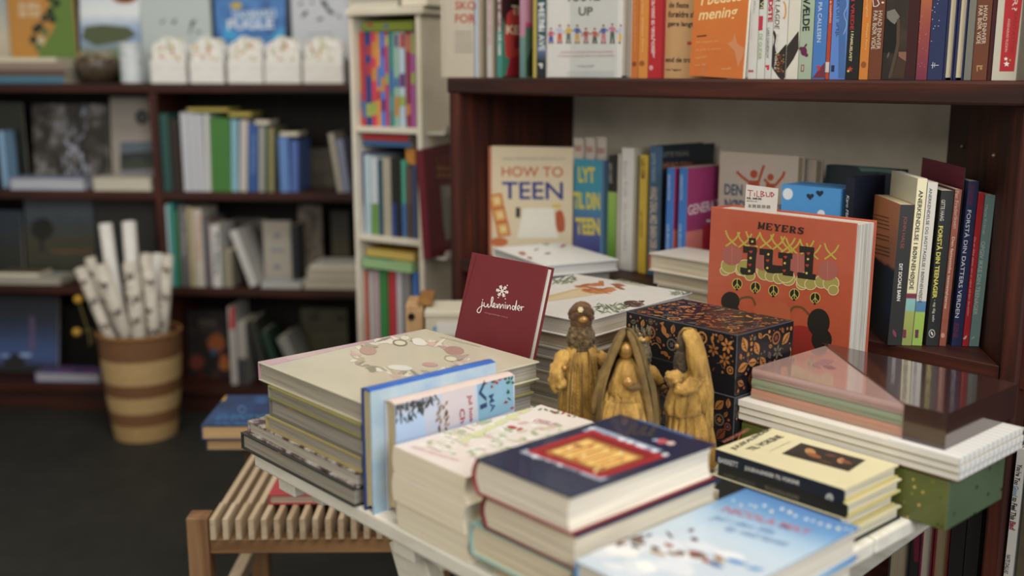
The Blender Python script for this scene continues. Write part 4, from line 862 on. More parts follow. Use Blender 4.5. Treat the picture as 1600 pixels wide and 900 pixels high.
for x0, x1, lb in [(1473, 1488.5, 'left one of the two navy hardcovers standing with cream page edges outward'), (1489, 1505, 'right one of the two navy hardcovers standing with cream page edges outward')]:
    s0, s1 = FR.hit(x0, 119, .012)[0], FR.hit(x1, 119, .012)[0]; dp = .14
    mk_book(mat4(-FR.n, ZU, -FR.d, FR.pt(s1-.0003, .012+dp, ZT)), dp, .22, s1-s0-.0006, lb, '20264A', page='C2B596', group='navy hardcovers with page edges outward')
R_sp(1505.5, 1517, '6C6A60', 'dull grey-green spine left of the second brown one on the upper shelf', H=.225)
B = brown_book(1517.5, 1541.5, 5.5, 'right one of two brown spines with white capitals near the upper shelf end', 9, 1)
art(B, 'spine', [('9A7A4A', [(1526, 102), (1536, 102), (1535, 104.5), (1528, 104.5), (1528, 112), (1526, 112)]), ('9A7A4A', circ(1533, 107, 2.2))])
R_sp(1542, 1548.5, '3A1214', 'thin dark maroon spine beside the second brown one on the upper shelf', H=.23)
B = R_sp(1549, 1588, 'B4AE9C', 'white-edged spine with a red panel and stars at the right shelf end', H=.235)
art(B, 'spine', [('A81A22', [(1573, -30), (1601, -30), (1584.5, 111.5), (1561.5, 111.5)])])
title(B, 'spine', 'ER?', (1584, -14), (1581, 17), (1592, -14), 'D2B8AC', .0); title(B, 'spine', 'ANGHARAD RUDKIN', (1575, 29), (1570, 81), (1579, 29), 'C99A90', .01); title(B, 'spine', 'FANTASTISK', (1584.5, 20), (1578, 84), (1590.5, 20), '8A1A1C', .0)
art(B, 'spine', [('D8CFC4', star(1573, 100, 5)), ('D8CFC4', star(1572, 92, 3.6)), ('A8863A', circ(1578.5, 94, 1.6))])

# ------------------------------------------------------------------ right bookcase, lower shelf
def Lw(x0, x1, yb, yt, col, lb, cover=None, inset=.15, depth=.13, **kw):
    return spine_out(FR, x0, x1, yb, yt, ZL, lb, cover or col, col, inset=inset, depth=depth, **kw)
p0, p1 = onz(764, 399, ZL), onz(894, 405, ZL)
TE = Frame(p0[:2], (p1-p0)[:2])
B = cover_out(TE, 764, 894, 398, 231, ZL, 'cream face-out book with big red and blue title and a film strip, lower shelf left', paint('CDBB98', .4), spine='B06A44', inset=0, T=.022, H=TE.hit(830, 230)[1]-ZL, page='C4B898')
title(B, 'front', 'HOW TO', (784, 276), (880, 277), (784, 260), 'B5532C', .012); title(B, 'front', 'TEEN', (785, 311), (880, 312), (785, 284), '25347A', .015)
title(B, 'front', 'SARA SØRENSEN BRØNDUM', (785, 250), (882, 250), (785, 246), '8A8478')
sh = []
for i, (x, y) in enumerate([(776, 314), (781, 336), (786, 358)]):
    q = lambda dx, dy: (x+dx+dy*.2, y+dy-dx*.15)
    sh += [('B8622C', [q(-10, -11), q(10, -11), q(10, 11), q(-10, 11)]), ('CFA24A', [q(-7, -8), q(7, -8), q(7, 8), q(-7, 8)]), ('D8BE86', [q(-3, -4), q(4, -4), q(4, 4), q(-3, 4)])]
sh += [('2A2A28', [(806, 324), (813, 324), (813, 340), (806, 340)]), ('A84A24', smooth_line([(868, 332), (876, 328), (882, 340), (882, 360), (872, 362), (868, 350)], 3)), ('CBA63C', circ(870, 322, 8, 3)), ('B8622C', circ(780, 378, 14, 7)), ('D8D2C0', [(818, 326), (864, 325), (872, 372), (808, 372)])]
art(B, 'front', sh+[('A85E3C', [(762, 226), (768, 226), (768.5, 408), (763, 408)])])
# white lying book on a grey one
ta = onz(770, 387, E-.33); tb = onz(850, 415, E-.33); tc = onz(938, 397, E-.33)
A = (tb-ta); wq = np.linalg.norm(A); A /= wq; Bq = np.array([-A[1], A[0], 0]); dq = .15
mk_book(mat4(A, Bq, ZU, ta+A*.005+ZU*(ZL-E+.33)), wq-.012, .14, .0185, 'dark grey book under the white one with leaf sketches, lower shelf left', '5A564E', page='8C8678')
B = mk_book(mat4(A, Bq, ZU, ta-ZU*.0205), wq, dq, .0205, 'white lying book with leaf sketches on the cover, lower shelf left', paint('CFCDC8', .4), page='B9B6B0')
art(B, 'front', [('6A6660', leaf(852, 381, 14, 4, .2)), ('84807A', leaf(838, 390, 10, 3, -.3)), ('8A4A3A', leaf(880, 384, 12, 4, -.4)), ('7A7670', leaf(866, 372, 10, 3, .1)), ('A0613A', leaf(816, 396, 14, 6, .2)), ('5A5650', leaf(856, 396, 12, 3, -.1)), ('9A5A34', leaf(828, 403, 10, 4, .3)), ('8A8680', leaf(890, 376, 9, 3, .3))])
B = cover_out(FR, 896, 937, 400, 249, ZL, 'teal and violet book with yellow capitals on the lower shelf', bands('lytcover', ['4A4A86', '4A5A96', '2E88A0', '2F8CA0'], 1, (.02, .2), .03, .4, pos=[0, .3, .55, 1]), inset=.16, T=.026, page='5E86C0', hard=False, pagem=paint('7FB0E0', .5), back='6F9FD4')
for t, x0, x1, y, h, sl in [('LYT', 904, 930, 285, 24, .02), ('TIL DIN', 896, 938, 326, 26, .05), ('TEEN', 900, 938, 366, 26, .05)]: title(B, 'front', t, (x0, y), (x1, y+sl*(x1-x0)), (x0, y-h), 'CDBE3A', .045)
for i, (x, w_) in enumerate([(896, 15), (914, 15), (931, 16)]):
    r0 = cover_out(FR, x, x+w_, 260, 222+i*2.5, FR.hit(x, 256, .172)[1], ['leftmost', 'middle', 'rightmost'][i]+' of the three white price tags behind the teal and violet book', paint('BFB4A6', .5), inset=.164+.007*i, T=.0012, H=.052, hard=False, name='price_tag', cat='price tag', group='price tags behind the teal book')
    title(r0, 'front', 'TILBUD', (x+1, 236+i*2), (x+w_-2, 236+i*2), (x+1, 227+i*2), 'A83A34', .02)
B = Lw(948, 961, 420, 243, bands('limeblack', ['4A7A22', '6E9A2A', '8AA83C', '1B1A18', '1B1A18'], 1, (0, .22), 0, pos=[0, .4, .655, .67, 1]), 'black spine with a lime green lower half on the lower shelf'); title(B, 'spine', 'om mad', (951, 255), (951, 285), (957, 255), 'A8A49C')
B = Lw(962, 967, 425, 240, 'B4AEA0', 'thin cream spine left of the white one on the lower shelf')
B = Lw(968, 987, 428, 231, 'CFCBC4', 'white spine with grey lettering on the lower shelf', 'C4BBA4'); title(B, 'spine', 'Bitter Frida', (974, 252), (974.5, 308), (980, 252), '9A968E'); title(B, 'spine', 'Hvide forældre', (973, 318), (974, 392), (980, 318), 'A6A29A')
B = Lw(996, 1008, 432, 242, 'C6A41C', 'yellow spine with black letters on the lower shelf', 'B0921C'); title(B, 'spine', 'LAD DEM', (998, 248), (998, 278), (1005, 248), '3A3218', .02); title(B, 'spine', 'LET HVERDAG', (1000, 330), (1000, 370), (1004, 330), '4A3E1A', .01)
B = Lw(1011, 1030, 436, 228, '3A5C7C', 'tall steel blue spine with copper letters on the lower shelf', paint('232E38', .4), depth=.15)
title(B, 'spine', 'DITTE YOUNG', (1016, 240), (1017, 284), (1022, 240), '9FB0BC'); title(B, 'spine', 'HVAD DEAL MED BARN DER ER', (1013, 292), (1012, 398), (1024, 292), 'C8B49A', .03)
title(B, 'front', 'DITTE YOUNG', (1036, 245.5), (1076, 243), (1036, 238), '9A978C'); title(B, 'front', 'HVAD DEAL', (1036, 264), (1084, 262), (1036, 254), 'A8683A', .03)
for i, (x0, x1, lb) in enumerate([(1038, 1050, 'left one of the two like blue-spined pink books on the lower shelf'), (1057, 1070, 'right one of the two like blue-spined pink books, its pink cover showing')]):
    B = Lw(x0, x1, 428, 262, '2F6CB4', lb, bands('genercover', ['A82028', 'C0584E', 'C56A60', '8E2A5A', '9A2E62'], 1, (0, .19), 0, pos=[.02, .04, .50, .52, 1]), inset=.11, depth=.12, hard=False, group='blue-spined pink books')
    title(B, 'spine', 'GENERATION', (x0+4, 272), (x0+3.5, 312), (x0+8.5, 272), 'A8BCD0'); title(B, 'spine', 'GRÆNSELØS', (x0+4, 350), (x0+3, 404), (x0+8, 350), 'A8BCD0')
    if i: title(B, 'front', 'GENERATION', (1075, 337), (1142, 322), (1074, 321), 'D5B9BC', .02); art(B, 'front', [('C9BDB8', stroke([(1104, 345), (1118, 345), (1108, 376)], 4)), ('A0202C', [(1098, 352), (1140, 346), (1140, 400), (1096, 402)])])
z = ZL
for t, x0, c, pg, lb in [(.021, 1026, 'B9AE98', 'B4A88E', 'bottom cream book of the low pile behind the orange-red cookbook'), (.021, 1020, 'C0B8A8', 'C0B49A', 'middle cream book of the low pile behind the orange-red cookbook'), (.030, 1014, 'C8BFB2', 'CABFA6', 'white topmost book with an orange spine, low pile behind the orange-red cookbook')]:
    a = FR.hit(x0, 440, .01)[0]
    B = mk_book(mat4(U, V, ZU, FR.pt(a, .008+.004*(t < .025), z)), .15, .095, t, lb, c, 'A8542C' if t > .025 else c, page=pg); z += t
art(B, 'front', [('B08A7A', leaf(1080, 418, 16, 3, -.2)), ('A8A08C', leaf(1060, 424, 12, 3, -.2)), ('B0743C', leaf(1096, 414, 10, 2, -.1))])
B = cover_out(FR, 1119, 1240, 400, 240, ZL, 'pale face-out book with orange jumping figures, in front of its twin on the lower shelf', paint('B4A698', .45), inset=.17, T=.02, page='B09C70', group=None)
sh = []
for (x, y, s_, l, r) in [(1178, 272, 1., (1151, 268), (1194, 258)), (1204, 277, .85, (1194, 280), (1226, 268))]:
    sh += [('A8401C', circ(x, y, 6*s_, 6.5*s_)), ('A8401C', [(x-8*s_, y+10), (x+8*s_, y+10), (x+11*s_, y+34), (x-11*s_, y+34)]), ('A8401C', stroke([(x-7, y+13), (l[0]+8, l[1]+8), l], 4)), ('A8401C', stroke([(x+7, y+13), (r[0]-3, r[1]+8), r], 4))]
art(B, 'front', sh)
title(B, 'front', 'DEN', (1132, 304), (1160, 306), (1132, 287), '2E4A66', .025); title(B, 'front', 'NØDVENDIGE', (1132, 327), (1224, 337), (1132, 310), '2E4A66', .025)
cover_out(FR, 1150, 1268, 400, 246, ZL, 'pale twin book half hidden behind the one with orange figures', paint('A89A8A', .45), inset=.20, T=.022, page='A8987A')
B = cover_out(FR, 1283, 1400, 400, 261, ZL, 'dark navy book with a teal corner leaning at the back of the lower shelf', paint('1B2730', .4), inset=.22, T=.02)
art(B, 'front', [('4A6A66', [(1340, 259), (1400, 262), (1400, 272), (1372, 268), (1346, 268)])])
B = cover_out(FR, 1215, 1306, 430, 291, ZL, 'bright blue box with black hearts and white dots behind the orange-red cookbook', paint('3F8CC8', .4), inset=.05, T=.06, name='gift_box', cat='box', hard=False, pagem=paint('3F8CC8', .4))
art(B, 'front', [('CFD4D6', circ(1231, 303, 8, 9)), ('D0D4D6', circ(1283, 334, 6, 6)), ('1E2A36', heart(1266, 307, 6)), ('1E2A36', heart(1281, 302, 6)), ('5A7FB8', circ(1305, 312, 9, 7)), ('3F8CC8', circ(1305, 312, 8, 6))])
B = spine_out(FR, 1313, 1327, 430, 277, ZL, 'dark navy spine with white handwriting left of the orange and black book', '191F2E', '151B2A', inset=.05, depth=.085); title(B, 'spine', 'Karo Mille', (1323, 305), (1321, 345), (1327, 305), 'C2C4C8', 0, .3)
# the row turned to the front at the right end
RL = .022
def X_sp(x0, x1, yt, col, lb, cover=None, depth=.125, inset=0, **kw):
    return spine_out(FX, x0, x1, 541, yt, ZL, lb, cover or col, col, inset=inset, depth=depth, lean=RL, hard=False, **kw)
B = X_sp(1386, 1408, 320, '22211F', 'orange and black book with a black spine, left of the cream ones, lower shelf right', bands('obcover', ['1B1A19', '1B1A19', 'A8653A', 'AE6A3E'], 1, (0, .195), .04, .4, pos=[0, .53, .56, 1]), page='B5A888')
title(B, 'spine', 'JOHN HALSE', (1411, 338), (1405, 388), (1418, 338), '8A3A2E', .0); title(B, 'spine', 'DIT SOCIALE BARN', (1405, 412), (1401, 470), (1410.5, 412), 'D2CCC0', .02)
art(B, 'spine', [('7A2A4A', leaf(1397.5, 521, 14, 5, 1.2))]); art(B, 'back', [('4A3420', [(1352+k*.2, 328+k*6), (1389+k*.1, 340+k*6), (1389+k*.1, 341.2+k*6), (1352+k*.2, 329.2+k*6)]) for k in (0, 1, 2, 3, 5, 6, 8, 9, 10)])
B = X_sp(1408.5, 1424, 279, bands('anerk1', ['7A8236', '8C9040', '6E9A96', '74A09A', '6A1830', '6A1830', 'C9BE94', 'CFC59C'], 1, (0, .235), 0, pos=[0, .205, .21, .28, .285, .31, .315, 1]), 'cream spine with green and teal foot, left of its paler sister, lower shelf right', 'BDB79E', depth=.12)
title(B, 'spine', 'ANERKENDELSE I BØRNEHØJDE', (1428, 297), (1412.5, 452), (1437, 297), '2C2820', .022); art(B, 'spine', [('6A1E34', [(1411, 515), (1416, 515), (1415.5, 528), (1410.5, 528)])])
B = X_sp(1424.5, 1440.5, 285, bands('anerk2', ['7A9A2A', '86A232', '3A6A8A', '3F7092', 'B8B2A4', 'BFB9AC'], 1, (0, .235), 0, pos=[0, .20, .205, .265, .27, 1]), 'pale spine with lime and blue foot, right of its cream sister, lower shelf right', 'B8B4A2', depth=.12)
title(B, 'spine', 'ANERKENDELSE OG IAGTTAGELSE I BØRNEHØJDE', (1450.5, 294), (1433.5, 473), (1457, 294), '34302A', .014); art(B, 'spine', [('5A1E3A', [(1430, 515), (1435.5, 515), (1434.5, 528), (1429.5, 528)])])
B = X_sp(1446, 1466.5, 298, '1B1B1A', 'black spine with yellow title between the pale and the rust spines, lower shelf right', '211C14', depth=.13)
title(B, 'spine', 'GITTE HAAG', (1471, 312), (1468.5, 345), (1477, 312), 'B5AE9C', .015); title(B, 'spine', 'FORSTÅ DIN TEENAGER', (1466.5, 353), (1456.5, 466), (1475.5, 353), 'C4B63A', .025); title(B, 'spine', '- og dig selv', (1458, 468), (1455, 503), (1463, 468), 'B5AE9C', .01)
art(B, 'spine', [('B8B4A8', circ(1456, 521, 5, 6.5)), ('1B1B1A', circ(1456, 521, 4, 5.4)), ('B8B4A8', leaf(1456, 521, 8, 3, 1.1))])
B = X_sp(1467, 1478, 296, photo('rust', ['7A3A2A', '8A4632', '96523C'], 30.), 'rust red spine with pale lettering beside the black one, lower shelf right', '6A3226', depth=.13)
title(B, 'spine', 'Per Frederiksen', (1489.5, 298), (1486, 357), (1495, 298), 'B99A86', .01); title(B, 'spine', 'Den fantastiske teenagehjerne', (1485, 370), (1472.5, 482), (1490.5, 370), 'C4AE94', .02)
art(B, 'spine', [('B98A74', circ(1473, 524, 3, 4))])
X_sp(1478.3, 1480.9, 262, '1E1A1C', 'tall maroon book rising behind the rust spine, lower shelf right', '6E1C32', depth=.18, inset=.012)
B = X_sp(1486, 1502.5, 283, '20264C', 'navy spine with tall white title, lower shelf right', '1B2040', depth=.13)
title(B, 'spine', 'FORSTÅ DIN DATTERS VERDEN', (1507, 328), (1487.5, 496), (1515, 328), 'C9CCD0', .0); title(B, 'spine', 'LISA DAMOUR', (1511, 288), (1506, 320), (1520, 288), '5A2040', .02); title(B, 'spine', 'RENE', (1488.5, 505), (1486, 528), (1496, 505), '6A2040', .01)
B = X_sp(1503, 1513, 301, 'A8202A', 'red spine with fine script between the navy and grey-blue ones, lower shelf right', '9A1C28', depth=.12)
title(B, 'spine', 'Du er ikke alene om at være sårbar forælder', (1520, 370), (1508.5, 494), (1523, 370), 'D0A8A0', .0, .2); art(B, 'spine', [('D0B0A8', leaf(1508.5, 527, 8, 3, 2.2)), ('D0B0A8', leaf(1506.5, 529, 5, 2, .3))])
B = X_sp(1513.5, 1529.5, 305, '6A8686', 'grey-blue spine with pale title, last of the row, lower shelf right', '5A7474', depth=.13)
title(B, 'spine', 'Marie Krarup', (1538, 320), (1533.5, 366), (1543, 320), 'A9BAB8', .0); title(B, 'spine', 'OPGIV IKKE DIN TEENAGER', (1531, 377), (1518, 492), (1537.5, 377), 'A9BAB8', .01)
art(B, 'spine', [('8FA6A4', leaf(1520, 528, 9, 3, -.6))])
# lowest compartment, seen under the table edge
G = 'books in the lowest compartment under the green box'
def D_sp(x0, x1, col, lb, yb=880, inset=.02, H=.24, **kw): return spine_out(FR, x0, x1, yb, 0, ZB, lb, col, col, inset=inset, depth=.14, H=H, **kw)
for x0, x1, lb, c, pg in [(1388, 1420, 'leftmost standing book below the green box, page edges outward', '2A2622', '8C7F66'), (1436, 1456, 'middle standing book below the green box, pale page edges outward', '5A1624', '9A9080'), (1457, 1481, 'tan-paged standing book with red boards below the green box', '5A1A18', '7E6A4E')]:
    s0, s1 = FR.hit(x0, 880, .02)[0], FR.hit(x1, 880, .02)[0]
    mk_book(mat4(-FR.n, ZU, -FR.d, FR.pt(s1-.0003, .16, ZB)), .14, .245, s1-s0-.0006, lb, c, page=pg)
B = D_sp(1420.5, 1435.5, '1E1E1E', 'black and maroon spine below the green box'); art(B, 'spine', [('5E1428', [(1428, 800), (1438, 800), (1436, 878), (1428, 878)])])
for x0, x1, c, lb in [(1482, 1505, '1B1A19', 'first of the black spines below the green box'), (1506, 1528, '201F1D', 'second of the black spines below the green box')]: D_sp(x0, x1, c, lb, H=.25)
B = D_sp(1566.5, 1579, 'B5AFA6', 'white spine with a black, blue and red title at the right edge by the floor', yb=897, inset=0.0006, H=FR.hit(1589, 700, 0)[1]-ZB, lean=.012)
title(B, 'spine', "You're Too", (1582, 722), (1576.5, 754), (1590.5, 722), '24211E', .03); title(B, 'spine', 'Good', (1576.8, 756), (1575, 772.5), (1585, 756), '5A7A94', .03); title(B, 'spine', 'to Feel This', (1575, 774), (1571, 808.5), (1583.5, 774), '24211E', .03); title(B, 'spine', 'Bad', (1571, 811), (1570, 824), (1580.5, 811), '8A2A34', .04); title(B, 'spine', 'NATE DALLAS', (1568.5, 864), (1564.5, 893), (1575, 864), '2A2724', .01)
B = cover_out(FR, 1588, 1660, 897, 640, ZB, 'brown book with a printed page of text behind the white spine at the right edge', photo('brownpage', ['3A3226', '463D2E', '51472F'], 8.), inset=.004, T=.03, H=.29)
# ------------------------------------------------------------------ on the table: stacks of books
def z_(d): return E-d
# tall stack under the wreath cookbook
lay = [(.0215, -.034, '3A3A36', '9A9282', 'bottom dark-edged book of the stack under the wreath cookbook', .25, .262, '2E2E2C'), (.0175, -.022, photo('mottled', ['2E2220', '5A4440', 'B4A8A0', 'C9C0B8'], 60.), 'B5AC9C', 'book with a brown mottled cover second from the bottom under the wreath cookbook', .24, .262, None),
       (.0175, .022, 'A8975A', '9C9484', 'yellow-edged book in the middle of the stack under the wreath cookbook', .2005, .25, None), (.0215, .027, '6A665C', '9A9284', 'wrapped book with a small orange sticker in the stack under the wreath cookbook', .1965, .25, None),
       (.0155, .026, '928A4A', '8F897A', 'spiral-bound book with a yellow cover edge second from the top under the wreath cookbook', .197, .25, '8A8674')]
z = TZ; prev = None
for i, (t, du, c, pg, lb, w_, h_, sp) in enumerate(lay):
    B = lie_uv(-1.142+du, (.6005, .604, .605, .608, .608)[i], w_, h_, z, t, lb, c, spine=sp, page=pg, rot=(0, 0, .008, 0, -.006)[i]); z += t
    if i == 3: art(B, 'tail', [('C07A1E', [(451, 627), (462, 630), (462, 641), (451, 638)])], 'sticker')
    if i == 0: art(B, 'tail', [('A8782A', [(434, 703), (442, 705), (442, 709), (434, 707)])], 'sticker')
    if i == 4:
        bm = bmesh.new()
        for k in range(26): tube(bm, [(-.002+.004*math.cos(q), .01+k*.009, t/2+.0075*math.sin(q)) for q in [2*math.pi*j/10 for j in range(11)]], .0006, 5, cap=False)
        link_mesh('spiral_binding', bm, paint('B4B6BA', .25, .6, metal=.7), B.root, smooth=True)
WR = lie_uv(-1.142, .610, .226, .255, z, z_(.343)-z, 'beige cookbook with a wreath cover and pink spine, top of the left stack', photo('beige_gloss', ['B7AE94', 'BCB49B', 'C0B9A2'], 4., (1, 1, 1), .25, coat=.4), spine=paint('B4848C', .35, coat=.3), page='A79E8C', rnd=.0, coat=.3, bev=.0008)
B = WR
rw = random.Random(2); sh = [(photo('pinkedge', ['B98A92', 'B0909A', 'B8A89C'], 14.), [(405, 566), (650, 508), (668, 513), (424, 571)])]
cx, cy = 640, 559
tones = ['A48A7C', 'C9C0B0', '8E8A72', 'B79C90', '98947E', 'CBC4B4', 'A89A78', '84806A', 'BFA898']
for k in range(90):
    t = 2*math.pi*k/90+rw.uniform(-.07, .07); x, y = cx+80*math.cos(t)*rw.uniform(.9, 1.1)+8*math.sin(t), cy+27*math.sin(t)*rw.uniform(.85, 1.15)
    sh.append((rw.choice(tones), leaf(x, y, rw.uniform(10, 26), rw.uniform(2.5, 6), rw.uniform(-.7, .7)) if k % 4 else circ(x, y, rw.uniform(5, 10), rw.uniform(2.5, 4.5), 14, .1)))
for (x, y, rx, ry, c) in [(575, 548, 17, 8, 'A98A7A'), (625, 536, 15, 6, '7A7460'), (625, 536, 11, 4, 'C8C2A8'), (655, 535, 13, 6, 'CFC9BE'), (675, 538, 9, 4, 'C0A090'), (710, 548, 19, 8, 'A07A70'), (705, 560, 14, 6, '9A8A78'), (705, 561, 11, 4, 'C4BCA0'), (625, 575, 24, 5, 'C6C4BA'), (672, 570, 16, 4, 'B08A82')]: sh.append((c, circ(x, y, rx*.8, ry*.85, 16, .08)))
art(B, 'front', sh)
title(B, 'front', 'EN LILLE BOG OM JULENS KRANSE', (686, 528), (748, 543), (689, 526.5), '8E8672')
# two books standing on their long edge
def long_edge(u0, T, v0, L, ztop, label, **kw):
    M = mat4(-ZU, V, U, uv(u0, v0, ztop)); return mk_book(M, ztop-TZ, L, T, label, **kw)
L1 = float(np.dot(onplane(775, 557, uv(-.8965, 0, 0), U), V))-.606; L2 = float(np.dot(onplane(804, 570, uv(-.8757, 0, 0), U), V))-.622
B = long_edge(-.915, .0185, .606, L1, z_(.3245), 'blue-spined book standing on its long edge against the left stack', cover=photo('iceblue', ['8FA8B8', 'A9BCC4', '6E9AC0'], 10.), spine=photo('cobalt', ['1F4C9A', '2A5CAE', '3A78C0'], 12., rough=.3, coat=.3), back='2A4478', page='C9B98C', rnd=.002)
art(B, 'spine', [('7FA6CC', [(640+k*17, 586-k*4.2), (648+k*17, 584-k*4.2), (647+k*17, 588-k*4.2)]) for k in range(7)])
S2 = B = long_edge(-.8962, .0205, .622, L2, z_(.337), 'pale winter book with snowy trees and red berries standing on its long edge', cover=photo('wintersky', ['B9B4BC', 'B4BCCB', 'AEB9CE'], 6., rough=.35), spine=paint('CDB7AC', .4), page='C4B184', rnd=.002)
rw = random.Random(4)
sh = [('A9C0DC', [(620, 650), (660, 640), (668, 690), (618, 712)]), ('C9BEC0', [(690, 612), (740, 598), (744, 650), (690, 672)]), ('7FAAC0', [(745, 588), (801, 572), (803, 640), (748, 660)])]
for k in range(46): sh.append((rw.choice(['2E3234', '3A3A38', '4A4A4A', '8A8C94']), leaf(rw.uniform(600, 684), 0, rw.uniform(6, 16), rw.uniform(1.5, 3.4), rw.uniform(.6, 2.4))));
sh = sh[:3]+[(c, [(x, y+(645-(x-600)*.21-rw.random()*0) - 4) for x, y in p]) for c, p in sh[3:]]
for k in range(60):
    x = rw.uniform(606, 680); y = 634-(x-600)*.22+rw.uniform(0, 46)*(1-(x-606)/110); sh.append((rw.choice(['34383A', '4E5054', '24282A']), leaf(x, y, rw.uniform(8, 16), rw.uniform(2, 4), rw.uniform(.9, 2.2))))
for k in range(26):
    x = rw.uniform(682, 700); y = rw.uniform(626, 672)-(x-690)*.2; sh.append((rw.choice(['6E5444', '8A6E58', '5A463A', 'A08A78']), leaf(x, y, 9, 3.4, rw.uniform(.8, 2.4))))
for k in range(40):
    x = rw.uniform(752, 801); y = 590-(x-752)*.27+rw.uniform(0, 12)+(rw.uniform(0, 60) if x > 790 else 0); sh.append((rw.choice(['A81E26', '2E5A34', 'B8242E', '3A6A44', '24502E']), circ(x, y, 2.4, 2.4, 8) if k % 2 else leaf(x, y, 8, 3, rw.uniform(0, 3))))
art(B, 'front', sh)
title(B, 'front', 'VI', (746, 597), (750, 640), (757, 594), '2A3E66', .02); title(B, 'front', 'MA', (763, 618), (766, 644), (771, 615), '2A4A74', .01)
title(B, 'front', 'Jul hos', (729, 618), (732, 660), (737, 616), 'A83440', .02); title(B, 'front', 'Ch', (717, 640), (719, 662), (725, 638), 'A83440', .02)
art(B, 'front', [('A81E26', circ(x, y, 2, 2.4, 8)) for x, y in ((726, 598), (735, 596), (768, 604), (776, 598), (790, 628))])
# pink and white house books
z = TZ
for i, lb in enumerate(['lowest of the three thick cream books beside the standing ones', 'middle one of the three thick cream books beside the standing ones', 'pinkish white book with a snowy house on its cover, top of the thick cream stack']):
    PH = lie_uv(-.856+(.002, -.001, 0)[i], .604+(.003, 0, .001)[i], .1165, .206, z, .0293, lb, photo('housecover', ['CDBDB4', 'D2C6BE', 'CFC6BC'], 7., rough=.4), spine='C9B2A8', page='D0BE98', hard=False, rnd=.004 if i == 2 else .003, pagem=pages('DED2B6', 'D2C6AA')); z += .0293
B = PH; rw = random.Random(8); sh = []
for k in range(170):
    a = rw.uniform(0, 1); b = rw.uniform(.12, .98); x = 640+a*120+b*130*1.0; y = 704+a*28-b*66
    sh.append((rw.choice(['D8D2C4', 'C2BE9A', 'B9C0A8', 'C9A8A0', 'DAD6CC', '9AA884', 'C4B6A0', 'D9D5CC']), leaf(x, y, rw.uniform(8, 22), rw.uniform(2, 6), rw.uniform(-.5, .5))))
for k in range(9): sh.append(('A89890', stroke([(690+k*13, 706-k*8.3), (668+k*13, 698-k*8.3)], 1.3)))
for k in range(6): sh.append(('C4C48E', [(716+k*18, 690-k*9), (728+k*18, 692-k*9), (742+k*18, 684-k*9), (730+k*18, 682-k*9)]))
sh += [('A8323A', leaf(800, 668, 18, 5, .1)), ('A8323A', leaf(812, 671, 12, 4, -.3)), ('8E3A3A', leaf(868, 645, 14, 4, .1))]+[(rw.choice(['5E7A4E', '8A3A3A', '6E8A5A']), leaf(835+k*9, 636+k*2.2+rw.uniform(-2, 2), 8, 3, rw.uniform(-.6, .6))) for k in range(9)]
sh = [(c, p) for c, p in sh if all(q[0] < 945 for q in p)]
art(B, 'front', sh)
title(B, 'front', 'ØJEBLIK', (828, 660), (864, 668), (838, 654), 'B87A84', .01); title(B, 'front', 'JULEN I DET LILLE HUS', (640, 700), (712, 722), (646, 697), 'C08A8A', .0)
# navy and red stack
z = TZ
lie_uv(-.708, .612, .112, .186, z, .0125, 'thin book at the very bottom of the navy stack', 'B8A888', page='B8A680'); z += .0125
lie_uv(-.733, .604, .135, .196, z, .033, 'teal-edged cream book third from the top of the navy stack', '9CC0B4', page='D6C6A6', rnd=.003, spine='8FB4AC'); z += .033
B = lie_uv(-.7125, .603, .121, .194, z, .034, 'navy and red hardcover second from the top of the navy stack', paint('1B2442', .3, coat=.3), spine='7A1E22', back='6A1A20', page='DCCDB2', rnd=.006); z += .034
NV = B = lie_uv(-.7165, .597, .1225, .194, z, z_(.345)-z, 'navy hardcover with a red lantern-lit window on its cover, top of the stack', paint('1A2340', .3, coat=.35), spine=paint('8A2224', .35), back='7A1E22', page='E2D6C0', rnd=.007, bev=.0006)
q4 = lambda a, b: (828+a*104+b*104, 708+a*37-b*34)      # over the printed window
def para(a0, b0, a1, b1): return [q4(a0, b0), q4(a1, b0), q4(a1, b1), q4(a0, b1)]
sh = [('9AA0B0', para(-.10, -.06, 1.12, .06)), ('8A93A8', para(-.12, .9, .9, 1.1)), ('9A1A20', para(-.06, 0, 1.06, 1.0)), ('7A1218', para(.02, .08, .98, .92)), ('9C6A2A', para(.08, .14, .92, .8))]
rw = random.Random(6)
for k in range(5): sh += [('D9B05A', para(.12+k*.16, .2, .24+k*.16, .74)), ('C98A3A', para(.15+k*.16, .3, .2+k*.16, .6))]
for k in range(20):
    x, y = q4(rw.uniform(.1, .9), rw.uniform(.1, .85)); sh.append((rw.choice(['E3C88A', 'A8501E', '7A2A1A', 'D9A04A']), circ(x, y, rw.uniform(2, 5), rw.uniform(1.5, 3), 8)))
for k in range(14):
    x, y = q4(rw.uniform(-.1, 1.1), rw.choice([-.04, 1.02])); sh.append((rw.choice(['B8BECB', '7C88A4', 'C9CCD4']), circ(x, y, 6, 2.4, 10)))
sh += [('B04A4E', circ(1034, 690, 9, 4)), ('C4A8A0', circ(1048, 693, 7, 3)), ('8A9AB8', circ(1024, 688, 5, 2)), ('3E5A86', stroke([(1000, 656), (1086, 684)], 6))]
art(B, 'front', sh)
title(B, 'front', 'JULE', (974, 684), (1022, 688), (986, 664), '3A3430', .03, .2); title(B, 'front', 'EVENTYR', (834, 722), (900, 744), (842, 716), '3A3A48', .02)
